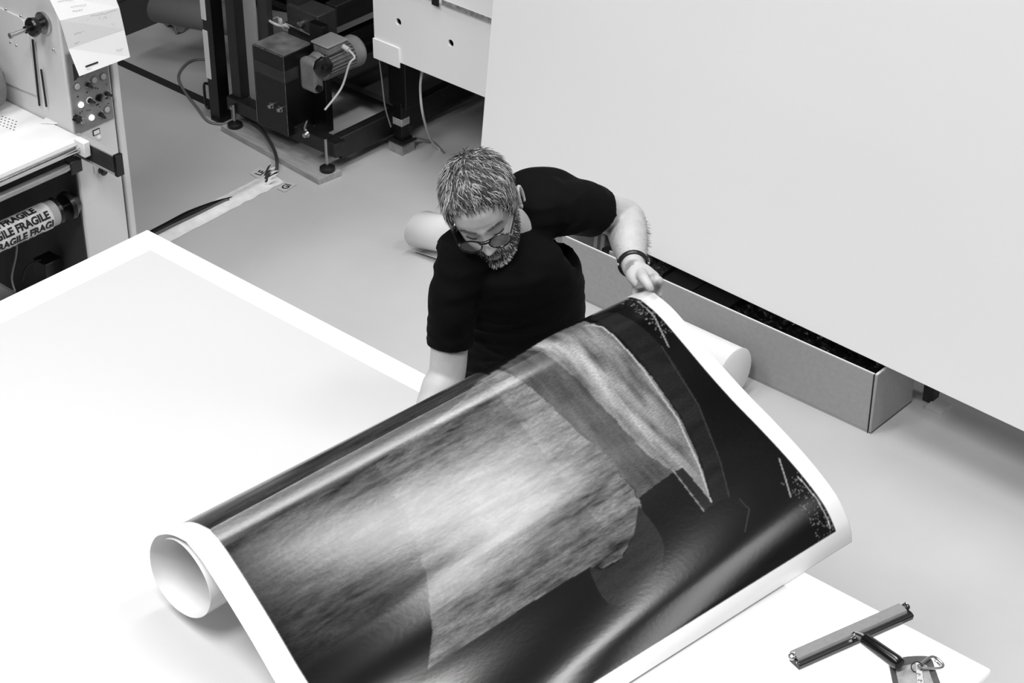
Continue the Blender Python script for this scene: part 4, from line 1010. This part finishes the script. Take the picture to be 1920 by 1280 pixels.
for i in range(200):
    sg = rnd.choice((-1, 1)); u = rnd.random(); xx = sg*(.012+.036*u); zz = .021+.006*math.sin(u*2.6)+rnd.uniform(-.003, .003)
    ph = math.asin(max(-1, min(1, (abs(xx)/np.interp(zz, zk, ak))**(1/.9))))*sg; p, n, x, y = surf(ph, zz)
    d = (eX*sg*.9+eZ*.25+n*.25+Vector((rnd.gauss(0, .15),)*3)).normalized()
    strand(br_, p, d, n, .008, .0006, .1, 0)
o = br_.build('eyebrows', hm[1], man, smooth=60); o['kind'] = 'stuff'
for sg in (1, -1):                                # downcast lash lines
    pts = []
    for i in range(7):
        xx = sg*(.020+.024*i/6); zz = -.009-.003*math.sin(PI*i/6); ph = math.asin((abs(xx)/np.interp(zz, zk, ak))**(1/.9))*sg; p, n, x, y = surf(ph, zz); pts.append(p+n*.0015)
    MB().tube(pts, .0012, seg=6, smooth=3).build('eyelashes', hm[0], man)
ah = MB()                                          # arm hair on the raised forearm
for i in range(380):
    s_ = rnd.uniform(.05, .85); c = elL.lerp(wrL, s_); axd = (wrL-elL).normalized(); a = rnd.uniform(-.6, 2.0)
    n = (RT*math.cos(a)+(-NR if False else UP)*math.sin(a)*.4-NR*math.sin(a)*.2); n = (n-axd*n.dot(axd)).normalized(); r = np.interp(s_, [0, .25, .55, .85], [.046, .05, .043, .032])
    d = (axd*.8+n*.45+Vector((rnd.gauss(0, .3),)*3)).normalized(); strand(ah, c+n*(r-.003), d, n, rnd.uniform(.012, .02), .00028, .1, .001)
o = ah.build('arm_hair', M('hair_fine', 90, .6), man, smooth=60); o['kind'] = 'stuff'

# --- glasses (worn, a thing of its own)
gc = H(0, .112, -.008)
gl_ = thing('glasses', gc, 'dark rimmed glasses low on the man\'s nose', 'glasses')
m_rim = M('dark_acetate', 14, .2); m_rim2 = M('clear_grey_metal', 150, .25, metal=.8)
gt = math.radians(8)
def GP(x, v, dy=0): return H(x, .111-abs(x)*.18-v*math.sin(gt)*.6+dy, -.008+v*math.cos(gt))
def glens():
    m = bpy.data.materials.new('lens_glass'); m.use_nodes = True; N = m.node_tree.nodes; L = m.node_tree.links
    N.remove(N['Principled BSDF']); tr_ = N.new('ShaderNodeBsdfTransparent'); gg = N.new('ShaderNodeBsdfGlossy'); gg.inputs['Roughness'].default_value = .03
    fr = N.new('ShaderNodeFresnel'); fr.inputs[0].default_value = 1.9; mx = N.new('ShaderNodeMixShader')
    L.new(fr.outputs[0], mx.inputs[0]); L.new(tr_.outputs[0], mx.inputs[1]); L.new(gg.outputs[0], mx.inputs[2]); L.new(mx.outputs[0], N['Material Output'].inputs[0]); return m
m_lens = glens()
for sg in (1, -1):
    ring_ = []; K = 28
    for i in range(K+1):
        a = 2*PI*i/K; rx = .0255; rv = .0205*(1.0 if math.sin(a) < 0 else .88)
        ring_.append(GP(sg*.0345+rx*math.cos(a)*(1+.06*math.sin(a)), rv*math.sin(a)))
    rim = MB().tube(ring_, .0021, seg=8, smooth=1).build('rim', m_rim, gl_)
    MB().add(ring_[:-1], [tuple(range(K))]).build('lens', m_lens, rim, smooth=0)
    hinge = GP(sg*.062, .010); ear = H(sg*.083, -.004, .012)
    MB().tube([hinge, hinge.lerp(ear, .5)+eX*(sg*.004), ear, H(sg*.082, -.022, -.005)], .0022, seg=8).build('temple', m_rim, gl_)
    MB().lathe(GP(sg*.0585, .011), eY, [(-.002, .0028), (.003, .0028), (.0035, 0)], seg=10).build('hinge_stud', m_chrome, gl_)
MB().tube([GP(-.013, .006), GP(0, .010, .003), GP(.013, .006)], .0022, seg=8).build('bridge', m_rim, gl_)
MB().tube([GP(-.022, .0165), GP(0, .0165, .003), GP(.022, .0165)], .0014, seg=8).build('top_bar', m_rim, gl_)

# --- bracelet on the left wrist
bw = elL.lerp(wrL, .90); axd = (wrL-elL).normalized()
brc = thing('bracelet', bw, 'dark double leather bracelet on the man\'s raised wrist', 'bracelet')
for k, off in enumerate((-.006, .004)):
    n0 = (RT-axd*RT.dot(axd)).normalized(); b0 = axd.cross(n0)
    pts = [bw+axd*off+n0*(.0355*math.cos(a))+b0*(.0345*math.sin(a)) for a in [2*PI*i/24 for i in range(25)]]
    MB().tube(pts, .0032, seg=8, smooth=1).build('leather_cord', m_rubber, brc)
for a in (0.2, 3.0):
    n0 = (RT-axd*RT.dot(axd)).normalized(); b0 = axd.cross(n0); q = bw+n0*(.038*math.cos(a))+b0*(.037*math.sin(a))
    MB().bar(q-axd*.012, q+axd*.010, .006, .005, side=n0).build('metal_clasp', m_chrome, brc, bevel=.001)

# ------------------------------------------------------------------ squeegee, pouch and carabiner on the table
s0 = P(1486, 1232, z=TZ+.022); s1 = P(1702, 1137, z=TZ+.022)
sq = thing('squeegee', s0.lerp(s1, .5)-Vector((0, 0, .022)), 'T-shaped hand squeegee with black grip on the lit table', 'squeegee')
dS = (s1-s0).normalized(); nS = Vector((dS.y, -dS.x, 0))
pr_ = [(-.019, -.004), (-.016, .004), (.0, .007), (.012, .004), (.014, -.002)]
MB().prism([s0+dS*.006+nS*a+Vector((0, 0, b)) for a, b in pr_], (s1-s0)-dS*.018).build('rubber_blade', M('blade_grey', 128, .55, noi=.08, nsc=80), sq, bevel=.001)
MB().prism([s0+dS*.002+nS*a+Vector((0, 0, b)) for a, b in [(-.016, -.005), (.016, -.004), (.024, -.008), (.022, -.021), (-.012, -.021)]], (s1-s0)-dS*.002).build('blade_channel', M('black_channel', 18, .3), sq, bevel=.002)
MB().prism([s0+nS*a+Vector((0, 0, b)) for a, b in [(.0135, -.0015), (.0155, -.0015), (.0155, -.006), (.0135, -.006)]], (s1-s0)*.97).build('channel_trim', m_chrome, sq)
for e, k in ((s0, -1), (s1, 1)):
    MB().ball(e+dS*(k*-.002)+nS*-.004+Vector((0, 0, -.002)), .009, .010, .007, axes=(dS, nS, Vector((0, 0, 1)))).build('end_clip', m_dark if k > 0 else m_steel, sq)
    MB().tube([e+dS*(k*-.004)+nS*(.01*math.cos(a)-.004)*.5+Vector((0, 0, .006+.005*math.sin(a))) for a in [i*.7 for i in range(9)]], .0014, seg=6).build('end_wire', m_chrome, sq)
h0 = P(1604, 1190, z=TZ+.026); h1 = P(1614, 1193, z=TZ+.030); h2 = P(1622, 1198, z=TZ+.032); h3 = P(1689, 1246, z=TZ+.042)
MB().tube([h0-dS*.008, h0, h1, h2], [.007, .008, .008, .009]).build('handle_neck', m_chrome, sq)
hdv = (h3-h2).normalized()
MB().lathe(h2, hdv, [(-.004, .010), (0, .0135), (.02, .014), ((h3-h2).length-.012, .0155), ((h3-h2).length-.003, .0135), ((h3-h2).length, .009)], seg=28).build('grip', M('grip_black', 16, .18), sq)

pz = TZ
po = thing('leather_pouch', P(1715, 1270, z=TZ), 'worn two-tone leather pouch at the lower right table corner', 'pouch')
def pouch_outline(k):
    pts = [(1666, 1246), (1674, 1240), (1700, 1234), (1733, 1233), (1746, 1238), (1755, 1262), (1768, 1300), (1770, 1335), (1735, 1352), (1700, 1345), (1680, 1310)]
    c = Vector(((1718, 1285, 0))); out = []
    for a in pts: v = Vector((a[0], a[1], 0)); v = c+(v-c)*k; out.append(v)
    return out
def pouch_layer(k, z0, z1, mat, name, bev=.003):
    ol = pouch_outline(k); ol = spline(ol+ol[:3], 4)[4:-8]
    MB().prism([P(v.x, v.y, z=TZ+z0) for v in ol], (0, 0, z1-z0)).build(name, mat, po, bevel=bev)
m_lea = M('pale_leather', 150, .5, noi=.35, nsc=30, bump=.3, bsc=60); m_lea2 = M('dark_leather', 72, .5, noi=.25, nsc=40, bump=.3, bsc=60)
pouch_layer(1.0, .001, .009, M('pouch_white', 200, .5), 'pouch_back')
pouch_layer(.985, .009, .018, m_lea2, 'pouch_front', .004)
pouch_layer(.74, .018, .022, m_lea, 'pale_patch', .002)
sp = [P(1716, 1243, z=TZ+.022), P(1727, 1243, z=TZ+.022), P(1735, 1300, z=TZ+.022), P(1721, 1300, z=TZ+.022)]
stp = MB().prism(sp, (0, 0, .004)).build('strap', M('strap_pale', 190, .4, noi=.15, nsc=40), po, bevel=.0015)
for p in ((1722, 1264), (1725, 1276)):
    q = P(*p, z=TZ+.026); MB().lathe(q, (0, 0, 1), [(0, .0045), (.001, .0045), (.002, .003), (.0012, .0015), (.003, .001), (.0031, 0)], seg=14).build('rivet', m_steel, stp)
rg = P(1719, 1250, z=TZ+.032)
MB().tube([rg+RT*(.012*math.cos(a))+UP*(.011*math.sin(a)) for a in [2*PI*i/20 for i in range(21)]], .0012, seg=6, smooth=1).build('split_ring', m_dark, po)
cb = [(1722, 1248), (1737, 1236), (1746, 1231), (1755, 1233), (1766, 1242), (1768, 1248), (1763, 1252), (1748, 1253), (1730, 1252), (1722, 1248)]
cbp = thing('carabiner', P(1745, 1245, z=TZ), 'small steel carabiner clipped to the leather pouch ring', 'carabiner')
MB().tube([P(x, y, z=TZ+.033-.0004*(x-1722)) for x, y in cb], .0033, seg=10, smooth=4).build('carabiner_body', m_steel, cbp)
MB().tube([P(1753, 1237, z=TZ+.022), P(1757, 1241, z=TZ+.022), P(1763, 1247, z=TZ+.02)], .0022, seg=8).build('gate', m_chrome, cbp)
